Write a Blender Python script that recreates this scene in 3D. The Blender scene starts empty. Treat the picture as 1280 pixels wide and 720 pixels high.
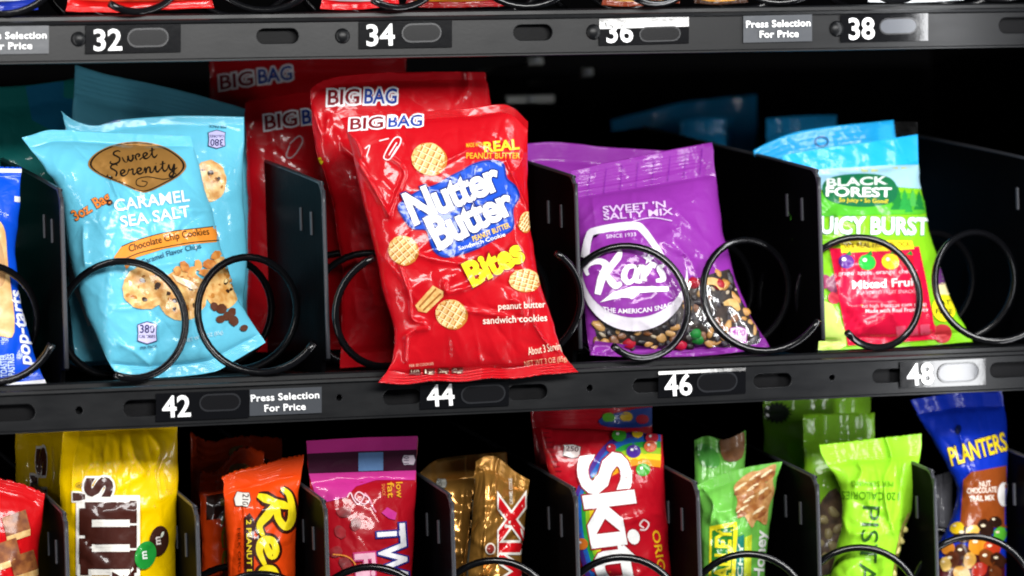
import bpy, bmesh, math, random
import numpy as np
from mathutils import Vector, Matrix
from mathutils.geometry import tessellate_polygon

random.seed(7)
SC = bpy.context.scene
COL = SC.collection
rad = math.radians

# ------------------------------------------------------------------ camera
FPX = 5000.0                                   # focal length in photo pixels (photo is 1280 wide)
CAM = np.array([-0.36854, -2.04569, 0.09689])
YAW, PITCH, ROLL = 0.28866, -0.015008, -0.02954
_f = np.array([math.sin(YAW)*math.cos(PITCH), math.cos(YAW)*math.cos(PITCH), math.sin(PITCH)])
_r = np.array([math.cos(YAW), -math.sin(YAW), 0.0])
_u = np.cross(_r, _f)
CR = math.cos(ROLL)*_r + math.sin(ROLL)*_u
CU = -math.sin(ROLL)*_r + math.cos(ROLL)*_u
CF = _f
cam_d = bpy.data.cameras.new('camera'); cam = bpy.data.objects.new('camera', cam_d); COL.objects.link(cam)
cam_d.sensor_width = 36; cam_d.lens = FPX/1280*36; cam_d.clip_end = 50; cam_d.clip_start = 0.05
cam.matrix_world = Matrix(((CR[0], CU[0], -CF[0], CAM[0]), (CR[1], CU[1], -CF[1], CAM[1]), (CR[2], CU[2], -CF[2], CAM[2]), (0, 0, 0, 1)))
cam_d.dof.use_dof = True; cam_d.dof.focus_distance = 2.14; cam_d.dof.aperture_fstop = 7.5
SC.camera = cam
# ------------------------------------------------------------------ world, lamps, exposure
W = bpy.data.worlds.new('World'); SC.world = W; W.use_nodes = True
W.node_tree.nodes['Background'].inputs[0].default_value = (0.75, 0.85, 1, 1)
W.node_tree.nodes['Background'].inputs[1].default_value = 0.09
def lamp(name, loc, target, sx, sy, power, col=(1, 1, 1)):
    d = bpy.data.lights.new(name, 'AREA'); d.shape = 'RECTANGLE'; d.size = sx; d.size_y = sy; d.energy = power; d.color = col
    o = bpy.data.objects.new(name, d); COL.objects.link(o); o.location = loc
    o.rotation_euler = (Vector(target)-Vector(loc)).to_track_quat('-Z', 'Y').to_euler()
    return o
# the machine's own lamps: an upright strip inside the door frame on each side; then a broad fill lamp added out in front
lamp('door_strip_lamp_right', (0.542, -0.125, 0.10), (0.30, 0.03, 0.10), 0.03, 1.0, 1.9, (0.97, 0.98, 1))
lamp('door_strip_lamp_left', (-0.17, -0.16, 0.10), (0.15, 0.03, 0.10), 0.03, 1.0, 1.5, (1, 0.98, 0.96))
lamp('front_fill_lamp', (0.28, -0.86, 0.42), (0.25, 0.02, 0.02), 0.8, 0.16, 14.0, (1, 0.99, 0.97))  # added fill light, high in front of the shelves, no part of the door
SC.view_settings.view_transform = 'Standard'; SC.view_settings.look = 'None'
SC.view_settings.exposure = 0.0; SC.view_settings.gamma = 1.0; SC.view_settings.use_curve_mapping = False
SC.cycles.use_denoising = True; SC.cycles.filter_width = 1.9
SC.cycles.max_bounces = 6; SC.cycles.transparent_max_bounces = 12

# ------------------------------------------------------------------ helpers: photo pixel -> point on a plane in the place
def ray(p):
    p = np.atleast_2d(np.asarray(p, float))
    return CF[None] + CR[None]*((p[:, 0:1]-640)/FPX) - CU[None]*((p[:, 1:2]-360)/FPX)
def onplane(p, p0, n, h=0.0):
    d = ray(p); t = ((np.dot(p0-CAM, n) + h)/(d@n))
    return CAM[None] + d*np.reshape(t, (-1, 1))
def atY(x, y, Y=0.0):
    return onplane([(x, y)], np.array([0, Y, 0.]), np.array([0, -1., 0]))[0]
def S(h):
    h = h.lstrip('#'); v = [int(h[i:i+2], 16)/255 for i in (0, 2, 4)]
    return tuple(x/12.92 if x <= .04045 else ((x+.055)/1.055)**2.4 for x in v)

# ------------------------------------------------------------------ materials
_mats = {}
def mat(col, rough=.3, metal=0., bump=.12, bscale=160., coat=0., var=.06, spec=.5, kind=''):
    key = (col, rough, metal, bump, bscale, coat, var, spec, kind)
    if key in _mats: return _mats[key]
    m = bpy.data.materials.new(kind or 'film'); m.use_nodes = True
    nt = m.node_tree; N = nt.nodes; L = nt.links; b = N['Principled BSDF']
    c = S(col) if isinstance(col, str) else col
    tc = N.new('ShaderNodeTexCoord')
    nz = N.new('ShaderNodeTexNoise'); nz.inputs['Scale'].default_value = bscale; nz.inputs['Detail'].default_value = 3
    L.new(tc.outputs['Object'], nz.inputs['Vector'])
    if var:
        rmp = N.new('ShaderNodeMapRange'); rmp.inputs[3].default_value = 1-var*1.5; rmp.inputs[4].default_value = 1+var*1.5
        n2 = N.new('ShaderNodeTexNoise'); n2.inputs['Scale'].default_value = 45; n2.inputs['Detail'].default_value = 5
        L.new(tc.outputs['Object'], n2.inputs['Vector']); L.new(n2.outputs['Fac'], rmp.inputs[0])
        mx = N.new('ShaderNodeMix'); mx.data_type = 'RGBA'; mx.blend_type = 'MULTIPLY'; mx.inputs[0].default_value = 1
        mx.inputs[6].default_value = (*c, 1); L.new(rmp.outputs[0], mx.inputs[7]); L.new(mx.outputs[2], b.inputs['Base Color'])
    else: b.inputs['Base Color'].default_value = (*c, 1)
    b.inputs['Roughness'].default_value = rough; b.inputs['Metallic'].default_value = metal
    b.inputs['Specular IOR Level'].default_value = spec
    if coat: b.inputs['Coat Weight'].default_value = coat; b.inputs['Coat Roughness'].default_value = .07; b.inputs['Coat IOR'].default_value = 1.45
    if bump:
        bp = N.new('ShaderNodeBump'); bp.inputs['Strength'].default_value = bump; bp.inputs['Distance'].default_value = .002
        if kind == 'printed_film':                        # patchy network of fine crease lines in the film
            dm = N.new('ShaderNodeMix'); dm.data_type = 'VECTOR'; dm.inputs[0].default_value = .012
            nd = N.new('ShaderNodeTexNoise'); nd.inputs['Scale'].default_value = 70; L.new(tc.outputs['Object'], nd.inputs['Vector'])
            L.new(tc.outputs['Object'], dm.inputs[4]); L.new(nd.outputs['Color'], dm.inputs[5])
            vo = N.new('ShaderNodeTexVoronoi'); vo.feature = 'DISTANCE_TO_EDGE'; vo.inputs['Scale'].default_value = 62; L.new(dm.outputs[1], vo.inputs['Vector'])
            mn = N.new('ShaderNodeMath'); mn.operation = 'MINIMUM'; mn.inputs[1].default_value = .16; L.new(vo.outputs['Distance'], mn.inputs[0])
            mk = N.new('ShaderNodeTexNoise'); mk.inputs['Scale'].default_value = 28; L.new(tc.outputs['Object'], mk.inputs['Vector'])
            mr = N.new('ShaderNodeMapRange'); mr.inputs[1].default_value = .42; mr.inputs[2].default_value = .66; mr.inputs[3].default_value = 0; mr.inputs[4].default_value = 5.; L.new(mk.outputs['Fac'], mr.inputs[0])
            ml = N.new('ShaderNodeMath'); ml.operation = 'MULTIPLY_ADD'; L.new(mn.outputs[0], ml.inputs[0]); L.new(mr.outputs[0], ml.inputs[1]); L.new(nz.outputs['Fac'], ml.inputs[2])
            bp.inputs['Strength'].default_value = .16; L.new(ml.outputs[0], bp.inputs['Height'])
        else: L.new(nz.outputs['Fac'], bp.inputs['Height'])
        L.new(bp.outputs[0], b.inputs['Normal'])
        if coat: L.new(bp.outputs[0], b.inputs['Coat Normal'])
    _mats[key] = m; return m
def film(col, rough=.24, metal=0., bump=.10, var=.05): return mat(col, rough+.16, metal, bump*.45, 170., .5, var, .14, 'printed_film')
def clearfilm(gloss=.16, rough=.12):
    k = ('clear', gloss, rough)
    if k in _mats: return _mats[k]
    m = bpy.data.materials.new('clear_film'); m.use_nodes = True; nt = m.node_tree; N = nt.nodes; L = nt.links
    N.remove(N['Principled BSDF']); out = N['Material Output']
    t = N.new('ShaderNodeBsdfTransparent'); g = N.new('ShaderNodeBsdfGlossy'); g.inputs['Roughness'].default_value = rough
    mx = N.new('ShaderNodeMixShader'); mx.inputs[0].default_value = gloss
    tc = N.new('ShaderNodeTexCoord'); nz = N.new('ShaderNodeTexNoise'); nz.inputs['Scale'].default_value = 120
    bp = N.new('ShaderNodeBump'); bp.inputs['Strength'].default_value = .25; bp.inputs['Distance'].default_value = .003
    L.new(tc.outputs['Object'], nz.inputs[0]); L.new(nz.outputs['Fac'], bp.inputs['Height']); L.new(bp.outputs[0], g.inputs['Normal'])
    L.new(t.outputs[0], mx.inputs[1]); L.new(g.outputs[0], mx.inputs[2]); L.new(mx.outputs[0], out.inputs[0])
    _mats[k] = m; return m
def food(c1, c2, scale=90., rough=.6):
    k = ('food', c1, c2, scale, rough)
    if k in _mats: return _mats[k]
    m = bpy.data.materials.new('printed_food'); m.use_nodes = True; nt = m.node_tree; N = nt.nodes; L = nt.links; b = N['Principled BSDF']
    tc = N.new('ShaderNodeTexCoord'); nz = N.new('ShaderNodeTexNoise'); nz.inputs['Scale'].default_value = scale; nz.inputs['Detail'].default_value = 6
    cr = N.new('ShaderNodeValToRGB'); cr.color_ramp.elements[0].position = .36; cr.color_ramp.elements[1].position = .64
    cr.color_ramp.elements[0].color = (*S(c1), 1); cr.color_ramp.elements[1].color = (*S(c2), 1)
    L.new(tc.outputs['Object'], nz.inputs[0]); L.new(nz.outputs['Fac'], cr.inputs[0]); L.new(cr.outputs[0], b.inputs['Base Color'])
    bp = N.new('ShaderNodeBump'); bp.inputs['Strength'].default_value = .2; bp.inputs['Distance'].default_value = .001
    L.new(nz.outputs['Fac'], bp.inputs['Height']); L.new(bp.outputs[0], b.inputs['Normal'])
    b.inputs['Roughness'].default_value = rough; b.inputs['Coat Weight'].default_value = .3; b.inputs['Coat Roughness'].default_value = .15
    _mats[k] = m; return m

# ------------------------------------------------------------------ object helpers
def tag(o, label=None, cat=None, group=None, kind=None):
    if label: o['label'] = label
    if cat: o['category'] = cat
    if group: o['group'] = group
    if kind: o['kind'] = kind
    return o
def empty(name, loc, label, cat, group=None):
    o = bpy.data.objects.new(name, None); COL.objects.link(o); o.location = loc; o.empty_display_size = .01
    return tag(o, label, cat, group)
def mesh_obj(name, verts, faces, m, parent=None, base=(0, 0, 0), smooth=True, normals=None):
    me = bpy.data.meshes.new(name)
    v = np.asarray(verts, float) - np.asarray(base, float)
    me.from_pydata(v.tolist(), [], [tuple(int(i) for i in f) for f in faces]); me.update()
    if smooth: me.polygons.foreach_set('use_smooth', [True]*len(me.polygons))
    if normals is not None and len(me.polygons):
        me.normals_split_custom_set_from_vertices(np.asarray(normals).tolist())
    if m is not None: me.materials.append(m)
    o = bpy.data.objects.new(name, me); COL.objects.link(o)
    if parent is not None: o.parent = parent
    return o
def boxv(lo, hi):
    x0, y0, z0 = lo; x1, y1, z1 = hi
    v = [(x0, y0, z0), (x1, y0, z0), (x1, y1, z0), (x0, y1, z0), (x0, y0, z1), (x1, y0, z1), (x1, y1, z1), (x0, y1, z1)]
    f = [(0, 3, 2, 1), (4, 5, 6, 7), (0, 1, 5, 4), (1, 2, 6, 5), (2, 3, 7, 6), (3, 0, 4, 7)]
    return v, f
def box(name, lo, hi, m, parent=None, base=(0, 0, 0), bevel=0.):
    bm = bmesh.new(); v, f = boxv(lo, hi)
    bv = [bm.verts.new(np.array(p)-np.array(base)) for p in v]
    for q in f: bm.faces.new([bv[i] for i in q])
    if bevel: bmesh.ops.bevel(bm, geom=bm.edges[:], offset=bevel, segments=2, affect='EDGES', profile=.5)
    me = bpy.data.meshes.new(name); bm.to_mesh(me); bm.free(); me.materials.append(m)
    o = bpy.data.objects.new(name, me); COL.objects.link(o)
    if parent is not None: o.parent = parent
    return o
def tube(path, r, seg=10, caps=True):
    path = np.asarray(path, float); n = len(path)
    T = np.gradient(path, axis=0); T /= np.linalg.norm(T, axis=1)[:, None]
    a = np.array([0, 1., 0]) if abs(T[0][1]) < .9 else np.array([1., 0, 0])
    V = []; N = np.cross(T[0], a); N /= np.linalg.norm(N)
    for i in range(n):
        N = N - T[i]*np.dot(N, T[i]); N /= np.linalg.norm(N); B = np.cross(T[i], N)
        for k in range(seg):
            t = 2*math.pi*k/seg; V.append(path[i] + r*(math.cos(t)*N + math.sin(t)*B))
    F = [(i*seg+k, i*seg+(k+1) % seg, (i+1)*seg+(k+1) % seg, (i+1)*seg+k) for i in range(n-1) for k in range(seg)]
    if caps: F.append(tuple(range(seg))[::-1]); F.append(tuple((n-1)*seg+k for k in range(seg)))
    return V, F
def catmull(pts, k=8, closed=False):
    P = np.asarray(pts, float); n = len(P)
    if n < 3 and not closed: return P
    out = []
    rng = range(n) if closed else range(n-1)
    for i in rng:
        if closed: p0, p1, p2, p3 = P[i-1], P[i], P[(i+1) % n], P[(i+2) % n]
        else: p0, p1, p2, p3 = P[max(i-1, 0)], P[i], P[i+1], P[min(i+2, n-1)]
        for j in range(k):
            t = j/k
            out.append(.5*((2*p1)+(-p0+p2)*t+(2*p0-5*p1+4*p2-p3)*t*t+(-p0+3*p1-3*p2+p3)*t**3))
    if not closed: out.append(P[-1])
    return np.array(out)

# ------------------------------------------------------------------ noise
def perlin(x, y, seed=0):
    rs = np.random.RandomState(seed); ang = rs.rand(256)*2*np.pi; perm = rs.permutation(256)
    xi = np.floor(x).astype(int); yi = np.floor(y).astype(int); xf = x-xi; yf = y-yi
    def g(ix, iy, dx, dy):
        a = ang[perm[(perm[ix & 255]+iy) & 255]]; return np.cos(a)*dx+np.sin(a)*dy
    u = xf**3*(xf*(xf*6-15)+10); v = yf**3*(yf*(yf*6-15)+10)
    a = g(xi, yi, xf, yf); b = g(xi+1, yi, xf-1, yf); c = g(xi, yi+1, xf, yf-1); d = g(xi+1, yi+1, xf-1, yf-1)
    return (a+(b-a)*u)+((c+(d-c)*u)-(a+(b-a)*u))*v

# ------------------------------------------------------------------ flat artwork: 2-D triangle meshes in photo-pixel units
_txt = {}
def glyphs(s, bold=0., shear=0., space=1.):
    k = (s, bold, shear, space)
    if k in _txt: return _txt[k]
    c = bpy.data.curves.new('t', 'FONT'); c.body = s; c.offset = bold; c.shear = shear; c.resolution_u = 3; c.space_character = space
    o = bpy.data.objects.new('t', c); me = bpy.data.meshes.new_from_object(o)
    v = np.array([p.co[:2] for p in me.vertices]) if len(me.vertices) else np.zeros((0, 2))
    f = [tuple(p.vertices) for p in me.polygons]
    bpy.data.objects.remove(o); bpy.data.curves.remove(c); bpy.data.meshes.remove(me)
    _txt[k] = (v, f); return v, f
_CAP = None
def cap():
    global _CAP
    if _CAP is None: _CAP = glyphs('H')[0][:, 1].max()
    return _CAP
def art_text(s, p0, p1, h, bold=.0, shear=0., arc=0., space=1., up=None, grow=0., hscale=None):
    v, f = glyphs(s, bold*.55, shear, space)
    p0 = np.array(p0, float); p1 = np.array(p1, float); d = p1-p0; L = np.linalg.norm(d); d = d/L
    n = np.array([d[1], -d[0]]) if up is None else np.array(up, float)/np.linalg.norm(up)
    v0, _ = glyphs(s, 0., shear, space)
    x0, x1 = v0[:, 0].min(), v0[:, 0].max()
    t = (v[:, 0]-x0)/(x1-x0); y = v[:, 1]*h/cap()
    hs = 1+grow*(t-.5)
    return p0 + d*(t[:, None]*L) + n*((y*hs + arc*4*t*(1-t))[:, None]), f
def art_poly(pts, smooth=0, closed=True):
    P = catmull(pts, smooth, True) if smooth else np.asarray(pts, float)
    tri = tessellate_polygon([[Vector((p[0], p[1], 0)) for p in P]])
    return P, [tuple(t) for t in tri]
def art_ell(cx, cy, rx, ry, rot=0., n=28, jit=0., seed=0):
    rs = np.random.RandomState(seed); a = np.linspace(0, 2*np.pi, n, endpoint=False); c, s = math.cos(rot), math.sin(rot)
    r = 1+jit*(rs.rand(n)-.5)*2
    x = rx*r*np.cos(a); y = ry*r*np.sin(a)
    return art_poly(np.stack([cx+x*c-y*s, cy+x*s+y*c], 1))
def art_stroke(pts, w, smooth=8, w1=None, ends=None):
    """ribbon along a smoothed line; w width in px, w1 = width at its end; ends = list of widths along it"""
    P = catmull(pts, smooth) if smooth else np.asarray(pts, float); n = len(P)
    T = np.gradient(P, axis=0); T /= (np.linalg.norm(T, axis=1)[:, None]+1e-9); Nn = np.stack([T[:, 1], -T[:, 0]], 1)
    if ends is not None: ww = np.interp(np.linspace(0, 1, n), np.linspace(0, 1, len(ends)), ends)
    else: ww = np.linspace(w, w if w1 is None else w1, n)
    V = np.concatenate([P+Nn*ww[:, None]/2, P-Nn*ww[:, None]/2]); F = [(i, i+1, n+i+1, n+i) for i in range(n-1)]
    return V, F
def art_join(*arts):
    V = []; F = []; o = 0
    for v, f in arts:
        V.append(np.asarray(v)); F += [tuple(i+o for i in q) for q in f]; o += len(v)
    return np.concatenate(V), F
def art_ring(outer, inner):
    P = np.concatenate([outer, inner]); n = len(outer)
    return P, [(i, (i+1) % n, n+(i+1) % n, n+i) for i in range(n)]
def slice_grid(v, f, step):
    v = np.asarray(v); 
    lo = v.min(0); hi = v.max(0)
    bm = bmesh.new(); bv = [bm.verts.new((p[0], p[1], i*1e-4)) for i, p in enumerate(v)]
    for q in f:
        if len(set(q)) == len(q):
            try: bm.faces.new([bv[i] for i in q])
            except ValueError: pass
    # z keeps the draw order along a stroke
    for ax in (0, 1):
        k = math.floor(lo[ax]/step)+1
        while k*step < hi[ax]:
            co = [0, 0, 0]; no = [0, 0, 0]; co[ax] = k*step; no[ax] = 1
            bmesh.ops.bisect_plane(bm, geom=bm.verts[:]+bm.edges[:]+bm.faces[:], dist=1e-5, plane_co=co, plane_no=no)
            k += 1
    bm.verts.index_update()
    V = np.array([p.co[:] for p in bm.verts]); F = [tuple(p.index for p in q.verts) for q in bm.faces]; bm.free()
    return V, F

# ------------------------------------------------------------------ bags
class Bag:
    """a filled film bag: outline by its four edges (points in photo pixels laid on the bag's own plane in the slot),
    pillow-shaped front and back, flat ribbed seals, folds"""
    def __init__(s, name, label, cat, top, bottom, left, right, Y, m, lean=0., yaw=0., bulge=.016, back=.010, seals=(.08, .06),
                 crk=(.0012, .0008), folds=5, creases=(), ribs=.00022, teeth=(0, 0), seed=1, res=(90, 100), group=None, flat=.55, ribn=(8, 6), sub='film_body', nscale=1., nseg=26, seg=1., jit=1.0, wav=.0026):
        s.seed = seed
        ce = lambda p: np.asarray(p, float)
        s.c = [s._arc(ce(q), jit*(1. if i > 1 else .35), seed*4+i) for i, q in enumerate((top, bottom, left, right))]
        ref = .5*(ce(bottom)[0]+ce(bottom)[-1]); s.p0 = atY(ref[0], ref[1], Y)
        n = np.array([0, -1., 0]); a = rad(lean); n = np.array([0, -math.cos(a), math.sin(a)]); b = rad(yaw)
        s.n = np.array([n[0]*math.cos(b)-n[1]*math.sin(b), n[0]*math.sin(b)+n[1]*math.cos(b), n[2]])
        s.root = empty(name, s.p0, label, cat, group)
        nu, nv = res; s.nu, s.nv = nu, nv
        s0, s1 = seals
        a0 = int(nv*.17) if s0 > 0 else 0; a1 = int(nv*.15) if s1 > 0 else 0
        s.vs = np.concatenate([np.linspace(0, s0, a0, endpoint=False), np.linspace(s0, 1-s1, nv-a0-a1, endpoint=False), np.linspace(1-s1, 1, a1)]) if a1 else np.concatenate([np.linspace(0, s0, a0, endpoint=False), np.linspace(s0, 1-s1, nv-a0)])
        s.us = .5-.5*np.cos(np.linspace(0, np.pi, nu))*(.55) - .5*.45*(1-2*np.linspace(0, 1, nu)); s.us = (s.us-s.us[0])/(s.us[-1]-s.us[0])
        U, V = np.meshgrid(s.us, s.vs); px = s.coons(U, V)
        X, Yp = px[..., 0], px[..., 1]
        t = np.clip((V-s0)/(1-s0-s1), 0, 1); pu = np.clip(4*U*(1-U), 0, 1)**flat; pv = np.clip(4*t*(1-t), 0, 1)**flat
        env = pu*pv; H = bulge*env
        soft = np.clip(env*1.6, 0, 1)
        k = nscale
        H = H + crk[0]*perlin(X/46*k, Yp/46*k, seed)*1.5*soft
        rg = 1-np.abs(perlin(X/58*k+3+.4*perlin(X/40, Yp/40, seed+5), Yp/58*k, seed+1))*3.2
        H = H + crk[1]*np.clip(rg, -.2, 1)**3*soft*.8
        rg2 = 1-np.abs(perlin(X/24*k, Yp/24*k+7, seed+2))*3.
        H = H + crk[1]*.32*np.clip(rg2, -.2, 1)**2*soft
        rs = np.random.RandomState(seed+9)
        for e in (0, 1):
            dist = t if e == 0 else 1-t
            if (s0, s1)[e] <= 0: continue
            for q in range(folds):
                uk = rs.uniform(.08, .92); sl = rs.uniform(-.5, .5); w = rs.uniform(.012, .035); A = rs.uniform(-.0022, .0026)
                H = H + A*np.exp(-np.abs((U-uk-sl*dist)/w)**1.05)*np.exp(-dist/.16)*np.clip(dist*14, 0, 1)*pu
        span = max(np.ptp(X), 1)
        for q in range(int(nseg)):
            c0 = np.array([rs.uniform(.05, .95), rs.uniform(.05, .95)]); cpx = s.coons(c0[:1], c0[1:])[0]
            an = rs.uniform(0, np.pi); Ls = rs.uniform(16, 75); A = rs.choice([-1, 1])*rs.uniform(.0004, .0017)*seg; w = rs.uniform(2.5, 10)
            ex, ey = math.cos(an), math.sin(an); dx, dy = X-cpx[0], Yp-cpx[1]; al = dx*ex+dy*ey; ac = -dx*ey+dy*ex + .12*rs.uniform(-1, 1)*al*al/Ls
            H = H + A*np.exp(-np.abs(ac)/w)*np.clip(1-(al/Ls)**2, 0, 1)*soft
        for (cp, A, w) in creases:
            cp = catmull(np.asarray(cp, float), 6); d = np.full(X.shape, 1e9)
            for i in range(len(cp)-1):
                p, q = cp[i], cp[i+1]; e = q-p; L2 = e@e+1e-9
                tt = np.clip(((X-p[0])*e[0]+(Yp-p[1])*e[1])/L2, 0, 1)
                fade = 1.
                d = np.minimum(d, np.hypot(X-p[0]-tt*e[0], Yp-p[1]-tt*e[1]))
            H = H + 1.6*A*np.exp(-(d/(1.0*w))**1.0)
        # seals: ribs across and a slight wave
        for e in (0, 1):
            sz = (s0, s1)[e]
            if sz <= 0: continue
            vv = (V if e == 0 else 1-V)/sz; ins = np.clip((1.15-vv)*6, 0, 1)
            H = H + ins*ribs*np.sin(vv*ribn[e]*2*np.pi) + ins*.0012*np.sin(U*7+seed)*vv*0 + ins*wav*perlin(U*5+seed, V*0+.5, seed+3)
        s.H = H
        for e, tt in enumerate(teeth):            # serrated cut edge
            if tt:
                row = 0 if e == 0 else -1; z = np.where(np.arange(nu) % 2 == 0, tt, -tt); px[row, :, 1] += z
        s.P = onplane(px.reshape(-1, 2), s.p0, s.n, H.reshape(-1)).reshape(nv, nu, 3)
        du = np.gradient(s.P, axis=1); dv = np.gradient(s.P, axis=0); N = np.cross(dv, du); N /= np.linalg.norm(N, axis=2)[..., None]+1e-12
        if (N.reshape(-1, 3).mean(0)@s.n) < 0: N = -N
        s.N = N
        hb = back*env + crk[0]*perlin(X/40, Yp/40, seed+20)*soft + .0003
        plane = onplane(px.reshape(-1, 2), s.p0, s.n, np.minimum(H, .0)[..., ].reshape(-1)*0).reshape(nv, nu, 3)
        Bk = plane - s.n*hb[..., None]
        V3 = np.concatenate([s.P.reshape(-1, 3), Bk.reshape(-1, 3)]); o = nu*nv; F = []
        idx = lambda i, j: i*nu+j
        for i in range(nv-1):
            for j in range(nu-1):
                F.append((idx(i, j), idx(i+1, j), idx(i+1, j+1), idx(i, j+1)))
        st = 3
        rows = list(range(0, nv-1, st))+[nv-1]; cols = list(range(0, nu-1, st))+[nu-1]
        for a, i in enumerate(rows[:-1]):
            for b2, j in enumerate(cols[:-1]):
                i2, j2 = rows[a+1], cols[b2+1]
                F.append((o+idx(i, j), o+idx(i, j2), o+idx(i2, j2), o+idx(i2, j)))
        # side walls closing front to back
        for a, i in enumerate(rows[:-1]):
            i2 = rows[a+1]
            for col in (0, nu-1):
                fr = [idx(q, col) for q in range(i, i2+1)]; F.append(tuple(fr+[o+idx(i2, col), o+idx(i, col)]))
        for b2, j in enumerate(cols[:-1]):
            j2 = cols[b2+1]
            for rw in (0, nv-1):
                fr = [idx(rw, q) for q in range(j, j2+1)]; F.append(tuple(fr+[o+idx(rw, j2), o+idx(rw, j)]))
        s.m = m
        s.body = mesh_obj(sub, V3, F, m, s.root, s.p0)
    def _arc(s, P, jit=0., sd=0):
        P = catmull(P, 10) if len(P) > 2 else np.linspace(P[0], P[-1], 24)
        t = np.linspace(0, 1, len(P)); L = np.linalg.norm(np.diff(P, axis=0), axis=1).sum(); T = np.gradient(P, axis=0); T /= np.linalg.norm(T, axis=1)[:, None]+1e-9
        a = (perlin(t*L/34+sd, t*0+.3, sd)*2.6+perlin(t*L/13+sd, t*0+.7, sd+1)*1.2)*jit*np.clip(np.minimum(t, 1-t)*12, 0, 1)
        P = P+np.stack([-T[:, 1], T[:, 0]], 1)*a[:, None]
        d = np.concatenate([[0], np.cumsum(np.linalg.norm(np.diff(P, axis=0), axis=1))]); return P, d/d[-1]
    def _ev(s, k, t):
        P, d = s.c[k]; return np.stack([np.interp(t, d, P[:, 0]), np.interp(t, d, P[:, 1])], -1)
    def coons(s, u, v):
        T, B, Lf, R = s._ev(0, u), s._ev(1, u), s._ev(2, v), s._ev(3, v); u = u[..., None]; v = v[..., None]
        c = [s.c[0][0][0], s.c[0][0][-1], s.c[1][0][0], s.c[1][0][-1]]
        return (1-v)*T+v*B+(1-u)*Lf+u*R-((1-u)*(1-v)*c[0]+u*(1-v)*c[1]+(1-u)*v*c[2]+u*v*c[3])
    def inv(s, p):
        u = np.full(len(p), .5); v = np.full(len(p), .5); e = 1e-3
        for _ in range(14):
            q = s.coons(u, v)-p; qu = (s.coons(np.clip(u+e, 0, 1), v)-s.coons(np.clip(u-e, 0, 1), v)); du = (np.clip(u+e, 0, 1)-np.clip(u-e, 0, 1)); qu /= du[:, None]
            qv = (s.coons(u, np.clip(v+e, 0, 1))-s.coons(u, np.clip(v-e, 0, 1))); dv = (np.clip(v+e, 0, 1)-np.clip(v-e, 0, 1)); qv /= dv[:, None]
            det = qu[:, 0]*qv[:, 1]-qu[:, 1]*qv[:, 0]; det = np.where(np.abs(det) < 1e-6, 1e-6, det)
            u = np.clip(u-.9*(q[:, 0]*qv[:, 1]-q[:, 1]*qv[:, 0])/det, 0, 1); v = np.clip(v-.9*(qu[:, 0]*q[:, 1]-qu[:, 1]*q[:, 0])/det, 0, 1)
        return u, v
    def samp(s, A, u, v):
        iu = np.clip(np.searchsorted(s.us, u)-1, 0, s.nu-2); iv = np.clip(np.searchsorted(s.vs, v)-1, 0, s.nv-2)
        fu = (u-s.us[iu])/(s.us[iu+1]-s.us[iu]); fv = (v-s.vs[iv])/(s.vs[iv+1]-s.vs[iv])
        if A.ndim == 3: fu = fu[:, None]; fv = fv[:, None]
        return (A[iv, iu]*(1-fu)+A[iv, iu+1]*fu)*(1-fv)+(A[iv+1, iu]*(1-fu)+A[iv+1, iu+1]*fu)*fv
    def put(s, name, art, m, layer=1, step=5., lift=0., parent=None, label=None, clip=True):
        """print a piece of artwork onto the front film"""
        V, F = slice_grid(art[0], art[1], step)
        if not len(F): return None
        p = V[:, :2]; u, v = s.inv(p)
        if clip:                                           # drop what would hang over the film's edge
            err = np.linalg.norm(s.coons(u, v)-p, axis=1); p = np.where((err > .8)[:, None], s.coons(u, v), p)
        h = s.samp(s.H, u, v); N = s.samp(s.N, u, v); N /= np.linalg.norm(N, axis=1)[:, None]
        off = .00036+.00018*layer+lift+V[:, 2]*3e-4
        Q = onplane(p, s.p0, s.n, h+off)
        F2 = []
        for q in F:                                        # every face looks out of the bag
            g = np.cross(Q[q[1]]-Q[q[0]], Q[q[2]]-Q[q[0]])
            for k in range(3, len(q)): g = g+np.cross(Q[q[k-1]]-Q[q[0]], Q[q[k]]-Q[q[0]])
            F2.append(q if g@s.n > 0 else q[::-1])
        o = mesh_obj(name, Q, F2, m, parent or s.root, s.p0, True, N)
        if label: o['label'] = label
        return o
    def text(s, name, body, p0, p1, h, col, layer=3, bold=.01, m=None, outline=None, ow=.03, olayer=None, step=5., parent=None, **k):
        if outline: s.put(name+'_outline', art_text(body, p0, p1, h, bold=bold+ow, **k), film(outline), (olayer or layer-1), step, parent=parent)
        return s.put(name, art_text(body, p0, p1, h, bold=bold, **k), m or film(col), layer, step, parent=parent)
    def lump(s, name, x, y, rx, ry, rot, m, seed=0, depth=None, sink=.2):
        """a small solid piece (a nut, a raisin) lying just under the clear film"""
        u, v = s.inv(np.array([[x, y]])); h = s.samp(s.H, u, v)[0]
        c = onplane([(x, y)], s.p0, s.n, h)[0]; sc = np.linalg.norm(c-CAM)/FPX
        rs = np.random.RandomState(seed); me = lumpmesh(seed % 6)
        o = bpy.data.objects.new(name, me.copy() if len(me.materials) and me.materials[0] != m else me)
        if not len(o.data.materials): o.data.materials.append(m)
        elif o.data.materials[0] != m: o.data.materials[0] = m
        COL.objects.link(o); o.parent = s.root
        d = depth or min(rx, ry)*.6
        zax = s.n; xax = np.cross(np.array([0, 0, 1.]), -zax); xax = -np.cross(zax, np.array([0, 0, 1.])); xax /= np.linalg.norm(xax); yax = np.cross(zax, xax)
        cr, sr = math.cos(-rot), math.sin(-rot); A = xax*cr+yax*sr; Bx = -xax*sr+yax*cr
        c = c - zax*(d*sc*sink) - s.p0
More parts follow.
